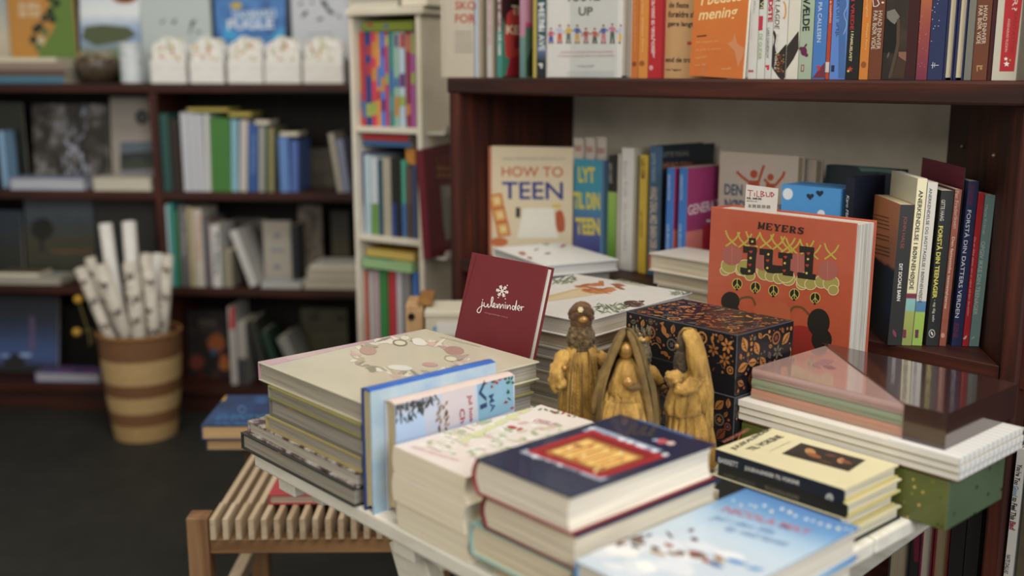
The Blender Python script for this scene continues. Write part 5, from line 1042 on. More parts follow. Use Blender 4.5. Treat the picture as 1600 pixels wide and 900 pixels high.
# blue snow village book
z = TZ
lie_uv(-.588, .600, .121, .232, z, .0295, 'white book with thin blue board edges under the snowy blue one', '8FB2CC', page='CFC6B4', rnd=.0); z += .0295
BN = B = lie_uv(-.590, .598, .1235, .238, z, z_(.40)-z, 'sky blue novel with red author name and a snowy village, front right of the table', bands('snowsky', ['B4C0CA', 'AFC2D0', '97B4CC', '5A8EBC', '3A74AE'], 1, (.10, .238), .03, .35, coat=.3), spine='5E92C0', page='D6CCBA', rnd=.0, bev=.0006)
rw = random.Random(12); sh = []
for k in range(16):
    x = 1146+k*12.4+rw.uniform(-3, 3); y = 776+k*3.4+rw.uniform(-2, 10); sh.append((rw.choice(['C9D0D4', 'D6D2BC', 'B9CCDC']), star(x, y, rw.uniform(3, 5.5), 6, .4, 0, .7)))
for k in range(22):
    x = rw.uniform(930, 1150); y = 872-(x-930)*.02+rw.uniform(-22, 28); sh.append((rw.choice(['D0D2D4', 'C6CAD0', 'D9D8D4']), circ(x, y, rw.uniform(16, 34), rw.uniform(5, 10), 14, .2)))
for k in range(26):
    a = rw.uniform(0, 1); x = 990+a*150; y = 848+a*34+rw.uniform(-10, 8); sh.append((rw.choice(['5A3A30', '7A4A3A', '3A2A2A', '8E3A30', 'A8865A', '6A5A50', '9A7A5E']), [(x-6, y-3), (x+7, y+1), (x+6, y+6), (x-7, y+2)]))
for k in range(16):
    x = 955+rw.uniform(0, 60); sh.append((rw.choice(['6E4E40', '54382E', '8A6A5A']), leaf(x, 850-(x-955)*.25+rw.uniform(-4, 6), 12, 4, -.3)))
sh += [('6A3A44', leaf(1080, 829, 11, 5, -.3)), ('5A2A3A', leaf(1085, 843, 14, 6, .3)), ('5E3A44', leaf(1046, 836, 18, 4, .9)), ('4A86BC', leaf(1150, 878, 40, 7, .25)), ('3E78B0', leaf(1120, 884, 26, 5, .3)), ('5A90C2', leaf(1180, 889, 30, 6, .1))]
art(B, 'front', sh)
title(B, 'front', 'NICOLA MAY', (1126, 799), (1262, 837), (1134, 791), 'A86A7C', .02)
title(B, 'front', 'Jul i den lille', (1106, 812), (1205, 838), (1112, 803), '5A84AE', .0, .3); title(B, 'front', 'by ved havet', (1128, 830), (1226, 857), (1134, 820), '5A80AC', .0, .3)
# yellow advent books with dark spines
z = TZ
for i, (du, dv, lb, sp) in enumerate([(.004, .004, 'lowest cream-covered book of the stack with dark spines', '171C1A'), (-.001, -.001, 'third cream-covered book from the top of the stack with dark spines', '16191C'), (.003, .002, 'second cream-covered book from the top, its black spine lettered', '14171A'), (0, 0, 'cream-yellow book with a dark picture and a navy spine, top of its stack', '131C2E')]):
    B = lie_uv(-.680+du, .904+dv, .157, .104, z, .015, lb, paint('CDC298', .45), xv=True, spine=paint(sp, .35), page='D2C9AE', hard=True, back=paint('C6B46A', .5) if i else '1E221E', group=None); z += .015
    if i == 2: title(B, 'spine', 'ALBERT LANDKILDE', (1130, 756), (1180, 773), (1130, 750), '5A5A52', .0); title(B, 'spine', 'EN JULEKALENDER', (1195, 777), (1248, 795), (1195, 769), '6A685E', .01); art(B, 'spine', [('8A8A80', circ(1286, 804, 5, 6))])
art(B, 'front', [('3A281E', [(1252, 692), (1353, 719), (1326, 737), (1221, 709)]), ('1E1410', [(1253, 694), (1348, 720), (1324, 735), (1226, 709)]), ('A8763A', circ(1266, 706, 9, 5, 14, .3)), ('8A4A24', circ(1272, 712, 12, 3, 12, .3)), ('B07C44', circ(1314, 720, 6, 4)), ('7A3A1E', leaf(1322, 722, 22, 5, .3)), ('5E2E1E', leaf(1298, 712, 20, 4, .2)), ('4A2A20', leaf(1290, 722, 26, 4, .25))])
title(B, 'front', 'ANDERS BARRETT', (1133, 692), (1175, 671), (1130, 688.5), 'A8604A', .01); title(B, 'front', 'JULEKALENDER', (1150, 704), (1208, 672), (1142, 700), '4A463A', .03); title(B, 'front', 'TIL VOKSNE', (1176, 705), (1226, 683), (1168, 700), '4A463A', .03); title(B, 'front', '24 fortællinger', (1205, 706), (1238, 690), (1203, 704), '9A9276', .0)
title(B, 'spine', 'BARRETT', (1122, 735), (1153, 744), (1122, 727), 'B9BCC0', .03); title(B, 'spine', 'JULEKALENDER TIL VOKSNE', (1163, 745), (1248, 770), (1163, 737), 'C4C4C0', .03); art(B, 'spine', [('A9ACAC', circ(1296, 778, 6, 7)), ('6A7074', star(1296, 778, 4, 5))])

# ------------------------------------------------------------------ green box, striped pads, boxed set
def box_mat(name, c1, dots, scale, thr):
    m, nt, b = _new(name); mp = coords(nt); vo = N(nt, 'ShaderNodeTexVoronoi', Scale=scale); nt.links.new(mp.outputs[0], vo.inputs['Vector'])
    nz = N(nt, 'ShaderNodeTexNoise', Scale=12.); nt.links.new(mp.outputs[0], nz.inputs['Vector'])
    lt = N(nt, 'ShaderNodeMath', operation='LESS_THAN'); lt.inputs[1].default_value = thr; nt.links.new(vo.outputs['Distance'], lt.inputs[0])
    sep = nt.nodes.new('ShaderNodeSeparateColor'); nt.links.new(vo.outputs['Color'], sep.inputs[0])
    g2 = N(nt, 'ShaderNodeMath', operation='GREATER_THAN'); g2.inputs[1].default_value = .45; nt.links.new(sep.outputs[0], g2.inputs[0])
    mu = N(nt, 'ShaderNodeMath', operation='MULTIPLY'); nt.links.new(lt.outputs[0], mu.inputs[0]); nt.links.new(g2.outputs[0], mu.inputs[1])
    mx = N(nt, 'ShaderNodeMix', data_type='RGBA'); nt.links.new(mu.outputs[0], mx.inputs[0]); mx.inputs[7].default_value = lin(dots)
    r = ramp(nt, c1, [.35, .65]); nt.links.new(nz.outputs['Fac'], r.inputs[0]); nt.links.new(r.outputs[0], mx.inputs[6]); nt.links.new(mx.outputs[2], b.inputs['Base Color'])
    b.inputs['Roughness'].default_value = .4; b.inputs['Coat Weight'].default_value = .15; return m
GZ = z_(.403)
r0 = empty('gift_box', mat4(U, V, ZU, uv(-.728, 1.016, TZ)), 'olive green speckled gift box overhanging the right corner of the table', 'box')
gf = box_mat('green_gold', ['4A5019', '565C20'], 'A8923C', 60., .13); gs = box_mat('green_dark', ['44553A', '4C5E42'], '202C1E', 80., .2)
bm = bmesh.new(); box(bm, (0, 0, 0), (.256, .128, .0535), mis=[0, 1, 0, 0, 0, 0]); bevel(link_mesh('box_base', bm, [gf, gs], r0), .0015)
bm = bmesh.new(); box(bm, (.0008, .0008, .0538), (.2552, .1272, GZ-TZ-.0004), mis=[0, 1, 0, 0, 0, 0]); bevel(link_mesh('box_lid', bm, [gf, gs], r0), .0015)
GB = Book(); GB.M = mat4(U, V, ZU, uv(-.728, 1.016, TZ)); GB.W, GB.H, GB.T, GB.root = .256, .128, .05, r0
art(GB, 'tail', [(c, circ(x, y, r, r, 10)) for x, y, r, c in [(1427, 749, 2.2, 'B09A4A'), (1429, 761, 2.6, 'B8A050'), (1442, 769, 2.6, 'B0913A'), (1436, 789, 2.6, 'B8963E'), (1418, 808, 2.4, 'A8823A'), (1425, 771, 1.8, '8A8A50'), (1413, 785, 1.8, '7A7A40'), (1458, 752, 2.6, '8A7A2A'), (1470, 778, 1.6, '2A3018'), (1484, 778, 2, '26301A'), (1465, 819, 2, '2A2E16'), (1472, 822, 1.6, '2A2E16')]], 'gold_dots')
def stripe_mat():
    m, nt, b = _new('striped_paper'); mp = coords(nt); sx = nt.nodes.new('ShaderNodeSeparateXYZ'); nt.links.new(mp.outputs[0], sx.inputs[0])
    wv = N(nt, 'ShaderNodeMath', operation='MULTIPLY'); wv.inputs[1].default_value = 1/.0105; nt.links.new(sx.outputs[1], wv.inputs[0])
    fr_ = N(nt, 'ShaderNodeMath', operation='FRACT'); nt.links.new(wv.outputs[0], fr_.inputs[0])
    r = ramp(nt, ['CFCCC6', '9C99A0', 'CFCCC6', 'D6D3CC'], [0, .12, .3, .5]); nt.links.new(fr_.outputs[0], r.inputs[0]); nt.links.new(r.outputs[0], b.inputs['Base Color']); b.inputs['Roughness'].default_value = .5; return m
stp = stripe_mat(); whp = paint('D2CDC0', .45); goldl = paint('7E6630', .4)
z = GZ
for i, lb in enumerate(['lowest of the three striped white pads on the green box', 'middle one of the three striped white pads on the green box', 'topmost striped white pad on the green box, carrying the boxed set']):
    t = .0083; r0 = empty('paper_pad', mat4(U, V, ZU, uv(-.730+.0012*(i % 2), 1.011+.001*(2-i), z)), lb, 'paper pad')
    bm = bmesh.new(); box(bm, (0, 0, .0014), (.268, .146, t), mis=[0, 1, 0, 0, 0, 0])
    box(bm, (.19, .0, t), (.268, .146, t+.0001), mi=1) if i == 2 else None
    link_mesh('pad', bm, [whp, stp], r0)
    bm = bmesh.new(); box(bm, (.001, 0, .0002), (.2672, .1455, .0013)); link_mesh('backing', bm, goldl if i else paint('7A4A3A', .5), r0); z += t
z += .0002
u1 = float(np.dot(onplane(1413, 660, uv(0, 1.027, 0), V), U))
for i, (c, t_, lb, tt) in enumerate([('A8775F', .0125, 'peach book at the bottom of the boxed set', 'DEN HJEMSØGTE MAND OG ÅNDENS TIME'), ('7C8468', .0122, 'sage green book in the middle of the boxed set', 'ET JULEEVENTYR'), ('A08078', .0125, 'dusty pink book on top of the boxed set', 'NØDDEKNÆKKEREN')]):
    B = lie_uv(-.723, 1.027, .236, .158, z, t_, lb, paint(c, .12, .6, coat=.8), xv=True, page='B8A890', rnd=.0015); z += t_
    x0, x1, y0, y1, h = [(1226, 1432, 639, 689, 10), (1238, 1356, 620, 648, 11), (1240, 1400, 604, 640, 10)][i]
    title(B, 'spine', tt, (x0, y0), (x1, y1), (x0, y0-h), ['7A4A3A', '4E573C', '6A4448'][i], .01)
    title(B, 'spine', 'CHARLES DICKENS' if i < 2 else 'E.T.A. HOFFMANN', (1192, 606+i*0+(22, 8, -8)[i]), (1215, 612+(22, 8, -8)[i]), (1192, 602+(22, 8, -8)[i]), ['7A4A3A', '4E573C', '6A4448'][i])
art(B, 'front', [('8A6264', leaf(1288, 566, 30, 9, -.1)), ('7A5658', leaf(1296, 574, 22, 6, .2)), ('8A6264', leaf(1276, 572, 16, 5, .4))])
zt2 = z; zb2 = GZ+.0252
r0 = empty('slipcase', mat4(U, V, ZU, uv(0, 0, 0)), 'dark brown slipcase around the right half of the boxed set', 'slipcase'); r0.matrix_world = MX(mat4(U, V, ZU, uv(-.723, 1.027, zb2)))
brn = paint('38201C', .12, .6, coat=.9)
hh = zt2-zb2; ua = u1+.723; W2 = .239
pb1 = onz(1275, 540, zt2); back_u = float(np.dot(pb1, U))+.723
bm = bmesh.new()
for poly, z0, z1 in [([(ua, -.0026), (W2, -.0026), (W2, .160), (back_u, .160)], hh+.0003, hh+.0015), ([(ua, -.0026), (W2, -.0026), (W2, .160), (ua, .160)], -.0001, .00005), ([(ua, -.0026), (W2, -.0026), (W2, -.0018), (ua, -.0018)], .0001, hh+.0003), ([(back_u, .1585), (W2, .1585), (W2, .160), (back_u, .160)], .0001, hh+.0003), ([(W2-.0012, -.0018), (W2, -.0018), (W2, .1585), (W2-.0012, .1585)], .0001, hh+.0003)]: prism(bm, poly, z0, z1)
bmesh.ops.recalc_face_normals(bm, faces=bm.faces); link_mesh('case_wall', bm, brn, r0)
BS = Book(); BS.M = mat4(U, V, ZU, uv(-.723, 1.0243, zb2)); BS.W, BS.H, BS.T, BS.root = W2, .16, hh, r0
# ------------------------------------------------------------------ black boxes with gold leaves
def motif(bm, mats, rnd, w_, h_, put, avoid=0):
    """scatter leaves, berries, stars and small birds on a w_ x h_ face; put(x, y, k) gives the 3-D point"""
    cols = [paint(c, .4) for c in ('A06428', 'B0722E', '8A5228', '7A3A26', '5A4A4E', '9A5E26', '5E5644', 'A86A2A')]; drk = paint('14151C', .35)
    for c in cols+[drk]:
        if c not in mats: mats.append(c)
    pts = []
    for r0_, cnt in ((.0098, 260), (.0078, 300), (.0060, 320), (.0042, 340), (.0028, 400), (.0017, 300)):
        for _ in range(cnt):
            r = r0_*rnd.uniform(.88, 1.1); x, y = rnd.uniform(r*.8, w_-r*.8), rnd.uniform(r*.8, h_-r*.8)
            if all((x-a)**2+(y-b)**2 > (r+q)**2*.80 for a, b, q in pts): pts.append((x, y, r))
    k = 0
    def add(poly, m):
        nonlocal k; k += 1
        f = bm.faces.new([bm.verts.new(put(min(max(p[0], .0006), w_-.0006), min(max(p[1], .0006), h_-.0006), k)) for p in poly]); f.material_index = mats.index(m)
    for x, y, r in pts:
        c = rnd.choice(cols); a = rnd.uniform(0, 6.28); kind = rnd.random()
        if r < .004:
            add(circ(x, y, r*.75, n=8) if kind < .6 else star(x, y, r, 6, .4), c)
        elif kind < .45:
            add(leaf(x, y, r*2, r*1.15, a), c); add(stroke([(x-r*.8*math.cos(a), y-r*.8*math.sin(a)), (x+r*.8*math.cos(a), y+r*.8*math.sin(a))], r*.12), drk)
            for s in (-.4, 0, .4): add(stroke([(x+s*r*math.cos(a), y+s*r*math.sin(a)), (x+(s+.25)*r*math.cos(a)-.38*r*math.sin(a), y+(s+.25)*r*math.sin(a)+.38*r*math.cos(a))], r*.08), drk)
        elif kind < .6:
            add([(x+r*math.cos(t), y+r*math.sin(t)) for t in [a+i*.3 for i in range(9)]]+[(x+r*.62*math.cos(t)+r*.25*math.cos(a+1.2), y+r*.62*math.sin(t)+r*.25*math.sin(a+1.2)) for t in [a+i*.3 for i in range(8, -1, -1)]], c)
        elif kind < .78:
            add(circ(x, y, r*.85, n=14), c); add(circ(x, y, r*.6, n=12), drk); add(star(x, y, r*.5, 6, .45, a), rnd.choice(cols))
        elif kind < .9:
            for i in range(6): add(leaf(x+r*.55*math.cos(a+i*1.047), y+r*.55*math.sin(a+i*1.047), r*.85, r*.4, a+i*1.047), c)
        else:
            add(leaf(x, y, r*1.5, r*.8, a), c); add(circ(x+r*.8*math.cos(a+.4), y+r*.8*math.sin(a+.4), r*.3, n=8), c); add([(x-r*.5*math.cos(a), y-r*.5*math.sin(a)), (x-r*1.1*math.cos(a-.4), y-r*1.1*math.sin(a-.4)), (x-r*1.1*math.cos(a+.3), y-r*1.1*math.sin(a+.3))], c)
def gold_box(u0, v0, W, D, zb, H, label, seed):
    r0 = empty('patterned_box', mat4(U, V, ZU, uv(u0, v0, zb)), label, 'box', None)
    bk = paint('15161C', .32, .5, coat=.2); zl = H*.30
    bm = bmesh.new(); box(bm, (.0008, .0008, 0), (W-.0008, D-.0008, zl)); bevel(link_mesh('box_base', bm, bk, r0), .0008)
    bm = bmesh.new(); box(bm, (0, 0, zl+.0004), (W, D, H)); bevel(link_mesh('box_lid', bm, bk, r0), .0011)
    rnd = random.Random(seed); bm = bmesh.new(); mats = []
    ep = lambda k: .00028+.0000006*k
    motif(bm, mats, rnd, W-.006, H-zl-.004, lambda x, y, k: (x+.003, -ep(k), y+zl+.002))
    motif(bm, mats, rnd, D-.006, H-.006, lambda x, y, k: (W+ep(k), x+.003, y+.003))
    motif(bm, mats, rnd, W-.006, D-.006, lambda x, y, k: (x+.003, y+.003, H+ep(k)))
    link_mesh('gold_pattern', bm, mats, r0)
    bm = bmesh.new(); el = .0005
    for a, b in [((0, 0, H), (W, 0, H)), ((W, 0, H), (W, D, H)), ((W, 0, zl), (W, 0, H)), ((0, 0, H), (0, D, H))]: tube(bm, [a, b], el, 6)
    link_mesh('grey_edge', bm, paint('4A4E58', .4), r0)  # thin blue-grey lines along the lid edges
    return r0
gold_box(-.902, 1.004, .172, .114, TZ, .0853, 'lower of the two black boxes patterned with gold leaves', 21)
gold_box(-.904, 1.005, .173, .115, TZ+.0855, z_(.30)-TZ-.0855, 'upper of the two black boxes patterned with gold leaves, beside the figurines', 22)

# ------------------------------------------------------------------ stack with the paper cone cover
Fp, Rp = onz(912, 503, z_(.325)), onz(1082, 457, z_(.325))
Yd = (Rp-Fp); Hc = float(np.linalg.norm(Yd)); Yd /= Hc; Xd = np.array([Yd[1], -Yd[0], 0.])
if np.dot(Xd, U) < 0: Xd = -Xd
Wc = .225; Lp = Fp-Xd*Wc
ts = [.0185, .018, .019, .018, .0175, .018]; z = TZ; rw = random.Random(9)
names = ['bottom', 'second from the bottom', 'third from the bottom', 'fourth from the bottom', 'third from the top', 'second from the top']
for i, t in enumerate(ts):
    dx, dy = (.004, -.003, .002, 0, .003, -.012)[i], (0, .003, -.002, .002, -.001, .006)[i]
    o = Lp+Xd*dx+Yd*dy; o = np.array([o[0], o[1], z])
    mk_book(mat4(Xd, Yd, ZU, o), Wc, Hc-.02, t, f'pale-paged book, {names[i]}, in the stack under the paper cone cover', 'B9A88E' if i == 5 else '9A9282', page=('B8AC98', 'AEA28E', 'B5A994', 'B0A592', 'ADA390', 'B4A080')[i], hard=True); z += t
o = np.array([Lp[0], Lp[1], z])
CC = B = mk_book(mat4(Xd, Yd, ZU, o), Wc, Hc, z_(.325)-z, 'pale craft book with a paper cone and fir sprigs, topping the middle stack', paint('C6C0B8', .4, var=.08), page='C0B4A0', bev=.0007)
rw = random.Random(14); sh = [('BDA882', [(838, 474), (852, 463), (912, 448), (950, 457), (908, 464)]), ('B39C74', [(852, 463), (912, 448), (915, 450), (858, 466)])]
for k in range(24): sh.append((rw.choice(['A8622E', '9A5426', 'B4703A', '8E4E26']), leaf(rw.uniform(908, 972), rw.uniform(444, 458), rw.uniform(14, 30), rw.uniform(2.5, 5), rw.uniform(-.25, .35))))
sh.append(('A8622E', [(935, 439), (943, 439), (944, 447), (935, 447)]))
def sprig(cx, cy, n, rx, ry): return [(rw.choice(['5E6B4C', '6E7A58', '4E5A40', '7F8A6A']), leaf(cx+rw.uniform(-rx, rx), cy+rw.uniform(-ry, ry), rw.uniform(7, 14), 1.6, rw.uniform(-.9, .9))) for _ in range(n)]
sh += sprig(881, 436, 34, 16, 6)+sprig(955, 482, 46, 22, 7)+sprig(1064, 458, 16, 14, 2)
sh += [('4A342A', circ(990, 475, 16, 5, 14, .1))]+[(rw.choice(['6E5040', '8A6A58', '3A2620']), leaf(990+rw.uniform(-15, 15), 475+rw.uniform(-4, 4), 8, 2, rw.uniform(-.5, .5))) for _ in range(22)]
sh += [('9AA08A', stroke([(958, 440), (1000, 446)], 1.2))]
art(B, 'front', sh)
title(B, 'front', 'JULEHJERTER', (956, 438), (1000, 449), (962, 434), 'A8A284', .0)
# dark red book leaning on that stack
vb = .880; best = None
for y in range(600, 800):
    P = onz(822-(y-600)*.2416, y, TZ)
    if P[:2]@V[:2] <= vb: best = P; break
d = ray(856, 421); sol = np.linalg.solve(np.stack([V, ZU, -d], 1), EYE-best); th = math.atan2(sol[0], sol[1]); hj = math.hypot(sol[0], sol[1])
Yj = V*math.sin(th)+ZU*math.cos(th); Nj = np.cross(U, Yj)
tl = onplane(737, 400, best, Nj); wj = float(np.dot(best+Yj*hj-tl, U)); tj = .013
JM = B = mk_book(mat4(U, Yj, Nj, best-U*wj-Nj*tj+ZU*(tj*math.sin(th))), wj, hj, tj, 'dark red book with a white snowflake leaning against the middle stack', paint('6E1A22', .45, var=.08), page='CFC8BA', bev=.0006)
art(B, 'front', [('571218', stroke([(744, 401), (711, 522)], .9))], 'hinge_crease')
wht = 'DCD3CC'; sh = []
for k in range(6):
    t = k*math.pi/3+.2; ex, ey = math.cos(t)*9.5, math.sin(t)*9.5
    sh.append((wht, stroke([(785, 455), (785+ex, 455+ey)], 1.5)))
    for f, l in ((.45, 3.4), (.72, 3.0)):
        for s in (-.8, .8): sh.append((wht, stroke([(785+ex*f, 455+ey*f), (785+ex*f+l*math.cos(t+s), 455+ey*f+l*math.sin(t+s))], 1.2)))
sh += [(wht, circ(x, y, 1, 1, 8)) for x, y in ((777, 452), (793, 446), (794, 457), (779, 465), (790, 467))]
art(B, 'front', sh, 'snowflake')
def script(paths, wd=1.35):
    out = []
    for p in paths:
        q = smooth_line(p, 5)
        out += [(wht, stroke(q[i:i+2], wd)) for i in range(len(q)-1)]+[(wht, circ(x, y, wd*.5, wd*.5, 6)) for x, y in q]
    return out
sl = .155
def P_(pts): return [(x, y+(x-750)*sl) for x, y in pts]
art(B, 'front', script([P_(p) for p in [[(754, 471), (753, 480), (751, 487), (748, 489), (746, 486), (750, 480), (757, 476)], [(757, 472), (757, 477), (760, 478), (763, 473), (763, 478), (766, 477)], [(766, 477), (770, 468), (771, 462), (769, 462), (768, 472), (770, 477)], [(770, 477), (774, 473), (773, 470), (771, 473), (773, 477), (777, 475)],
     [(777, 471), (778, 477), (780, 471), (782, 471), (782, 477), (785, 471), (787, 471), (787, 476)], [(790, 470), (790, 476)], [(793, 470), (793, 476), (796, 470), (798, 471), (798, 476)], [(805, 471), (802, 470), (801, 474), (803, 476), (806, 470), (808, 461), (806, 476)], [(809, 474), (813, 471), (811, 468), (809, 473), (812, 476)], [(815, 469), (815, 475), (816, 470), (819, 469)]]]), 'lettering')
art(B, 'front', [(wht, circ(755, 468.5, .9, .9, 8)), (wht, circ(790.5, 473, .8, .8, 8))], 'lettering')
title(B, 'front', 'vores egne juleminder - år for år', (757, 489.5), (794, 498), (757.6, 487), 'B58A86')
# orange-red cookbook in shrink wrap
FJ = Frame(uv(0, 1.236, 0)[:2], U[:2])
zj = TZ
JL = B = cover_out(FJ, 1106, 1334, 400, 337, zj, 'orange-red Christmas cookbook in clear wrap standing behind the black boxes', paint('AE4C2C', .35, .5, var=.1, coat=.35), inset=0, T=.05, H=FJ.hit(1222, 337)[1]-zj, tilt=.012, page='BDB6A8', pagem=pages('C4BEB2', '8F897E'), bev=.001)
sh = []
ye = 'A8962C'; cr = 'CDB88A'; ol = '94883E'; bk = '211C16'; pk_ = '9A5448'
def mp_(x, y): return (1100+x/3.75, 320+y/3.75)
for x, y in [(165, 205), (235, 215), (285, 210), (365, 215), (430, 230), (490, 240), (520, 250), (600, 255), (640, 280), (745, 280)]:
    sh += [(ye, stroke([mp_(*q) for q in smooth_line([(x-38, y-55), (x-20, y-10), (x+30, y+40)], 3)], 2.8)), (ye, stroke([mp_(*q) for q in smooth_line([(x+45, y-45), (x+20, y-5), (x-38, y+38)], 3)], 2.8))]
sc_ = [(125, 385, 30), (150, 355, 48), (215, 385, 30), (240, 370, 50), (270, 415, 30), (340, 385, 34), (360, 395, 48), (395, 415, 36), (440, 430, 34), (495, 435, 40), (480, 410, 48), (575, 465, 34), (590, 440, 48), (625, 465, 34), (690, 450, 40), (745, 460, 46), (758, 500, 30)]
for x, y, r in sc_: sh += [(cr, circ(*mp_(x, y), r/3.75+.7, r/3.75*.95+.7, 18)), (ol, circ(*mp_(x, y), r/3.75-.4, r/3.75*.95-.4, 18))]
for x, y in [(165, 295), (350, 325), (550, 345), (725, 385)]: sh += [(pk_, circ(*mp_(x, y), 16.5, 16, 22)), ('B4705A', stroke([mp_(x, y-58), mp_(x, y+58)], .6))]
for x, y in [(195, 463), (302, 483), (408, 502), (530, 523), (652, 545)]:
    sh += [('B8A640', circ(*mp_(x, y), 8.3, 8.8, 16)), (bk, circ(*mp_(x, y), 7.1, 7.6, 16)), ('B8A640', stroke([mp_(x, y-30), mp_(x, y+28)], 1.1)), ('B8A640', stroke([mp_(x, y-2), mp_(x-17, y+20)], 1.)), ('B8A640', stroke([mp_(x, y-2), mp_(x+17, y+22)], 1.)), (bk, circ(*mp_(x-2, y+33), 1.8))]
sh += [('5A4420', stroke([mp_(*q) for q in smooth_line([(185, 578), (225, 545), (280, 545), (303, 590)], 4)], 3.2)), ('5A4420', stroke([mp_(*q) for q in smooth_line([(500, 640), (525, 600), (580, 605), (635, 668)], 4)], 3.2)),
       ('A8502C', circ(*mp_(360, 640), 19, 22)), ('A8502C', circ(*mp_(440, 650), 19, 22)), ('8E2418', circ(*mp_(560, 800), 28, 25)), (bk, circ(*mp_(155, 565), 14.5, 15)), (bk, circ(*mp_(160, 640), 14, 16)), (bk, circ(*mp_(672, 690), 17.5, 22)), (bk, circ(*mp_(690, 790), 16, 18))]
# heavy lower-case letters
def poly(*p): return (bk, [mp_(*q) for q in p])
sh += [poly((264, 193), (305, 197), (305, 237), (264, 233)), poly((230, 240), (312, 250), (311, 285), (230, 280)), poly((258, 246), (311, 250), (300, 395), (285, 410), (250, 412), (250, 400)), poly((215, 365), (255, 372), (252, 412), (222, 406), (212, 392)),
       poly((326, 255), (405, 263), (404, 300), (326, 292)), poly((352, 258), (405, 262), (402, 350), (414, 370), (405, 402), (370, 396), (352, 372)), poly((436, 277), (520, 286), (519, 318), (436, 312)), poly((462, 280), (512, 285), (505, 385), (525, 390), (523, 420), (462, 412)), poly((400, 352), (462, 358), (462, 400), (400, 402)),
       poly((560, 240), (648, 250), (646, 285), (560, 278)), poly((590, 243), (646, 250), (636, 410), (590, 420)), poly((548, 394), (656, 408), (654, 442), (548, 428))]
for x, y in [(284, 215), (274, 312), (266, 388), (378, 290), (372, 370), (474, 342), (610, 318), (602, 400)]: sh.append(('C4AC3A', star(*mp_(x, y), 2.6, 6, .5)))
for x, y in [(276, 275), (270, 352), (374, 326), (478, 306), (471, 386), (613, 285), (606, 355)]: sh.append(('A82A1E', heart(*mp_(x, y), 2.8)))
art(B, 'front', sh)
def slab(word, p0, p1, up):
    p0, p1, up = np.array(p0, float), np.array(p1, float), np.array(up, float); ex, ey = (p1-p0)/len(word), up-p0; out = []
    f = lambda i, x, y: tuple(p0+ex*(i+.06+.88*x)+ey*y)
    G = {'M': [((.16, 0), (.16, 1), .13), ((.84, 0), (.84, 1), .17), ((.14, 1), (.5, .12), .15), ((.86, 1), (.5, .12), .09), ((.0, .05), (.34, .05), 0), ((.64, .05), (1, .05), 0), ((.0, .95), (.2, .95), 0), ((.8, .95), (1, .95), 0)],
         'E': [((.22, 0), (.22, 1), .2), ((.04, .05), (.9, .05), 0), ((.04, .95), (.88, .95), 0), ((.2, .5), (.66, .5), 0), ((.88, .0), (.88, .3), .08), ((.86, .72), (.86, 1), .08), ((.64, .36), (.64, .64), .07)],
         'Y': [((.5, 0), (.5, .5), .2), ((.5, .45), (.16, .95), .18), ((.5, .45), (.84, .95), .1), ((.28, .05), (.74, .05), 0), ((0, .95), (.36, .95), 0), ((.66, .95), (1, .95), 0)],
         'R': [((.22, 0), (.22, 1), .2), ((.04, .05), (.42, .05), 0), ((.04, .95), (.6, .95), 0), ((.2, .48), (.6, .48), 0), ((.74, .56), (.74, .9), .18), ((.6, .93), (.74, .84), .1), ((.6, .5), (.74, .6), .1), ((.5, .48), (.8, .08), .18), ((.74, .05), (1, .05), 0)],
         'S': [((.78, .84), (.5, .95), .1), ((.5, .95), (.24, .86), .12), ((.22, .88), (.2, .66), .18), ((.2, .68), (.8, .38), .18), ((.8, .42), (.78, .14), .18), ((.78, .14), (.5, .05), .12), ((.5, .05), (.18, .18), .1), ((.84, .7), (.84, 1), .07), ((.14, .0), (.14, .32), .07)]}
    for i, ch in enumerate(word):
        for a, b, w_ in G[ch]: out.append(('241C16', stroke([f(i, *a), f(i, *b)], (w_*1.35)*np.linalg.norm(ex) or .13*np.linalg.norm(ey))))
    return out
art(B, 'front', slab('MEYERS', (1183, 357), (1257, 366.5), (1184.5, 346.5)), 'title')
FT = Frame(uv(0, 1.246, 0)[:2], U[:2])
B = cover_out(FT, 1163, 1213, 330, 292, FT.hit(1188, 345)[1], 'white price tag with red handwriting sticking up from the wrapped cookbook', paint('C9C2B8', .5), inset=0.0, T=.0008, hard=False, name='price_tag', cat='price tag', roll=-.03)
def red(p): return [('A8202A', stroke(q, 1.1)) for q in p]
art(B, 'front', red([[(1168, 297), (1177, 298)], [(1172.5, 297.5), (1172, 307)], [(1179, 301), (1179, 307)], [(1183, 298), (1182.5, 307)], [(1182.5, 307), (1187, 307.4)], [(1189, 298.5), (1189, 307.6)], [(1189, 298.5), (1194, 300.5)], [(1194, 300.5), (1190, 303)], [(1190, 303), (1195, 305.5)], [(1195, 305.5), (1189, 307.6)], [(1197, 300), (1198, 307)], [(1198, 307), (1203, 307)], [(1203, 307), (1203.5, 300)], [(1205.5, 300), (1205.5, 308)], [(1205.5, 300), (1210, 304)], [(1210, 304), (1205.5, 308)]]), 'lettering')
title(B, 'front', 'KR. 349.95', (1167, 311), (1190, 312.6), (1167, 307.8), '2A2622', .04); title(B, 'front', 'MEYERS JUL', (1167, 315), (1184, 316), (1167, 313), '5A544C', .02)
art(B, 'front', [('3A3632', [(1170+k*1.5, 319+k*.08), (1170.7+k*1.5, 319+k*.08), (1170.7+k*1.5, 324+k*.08), (1170+k*1.5, 324+k*.08)]) for k in range(24) if k % 5 != 3], 'barcode')

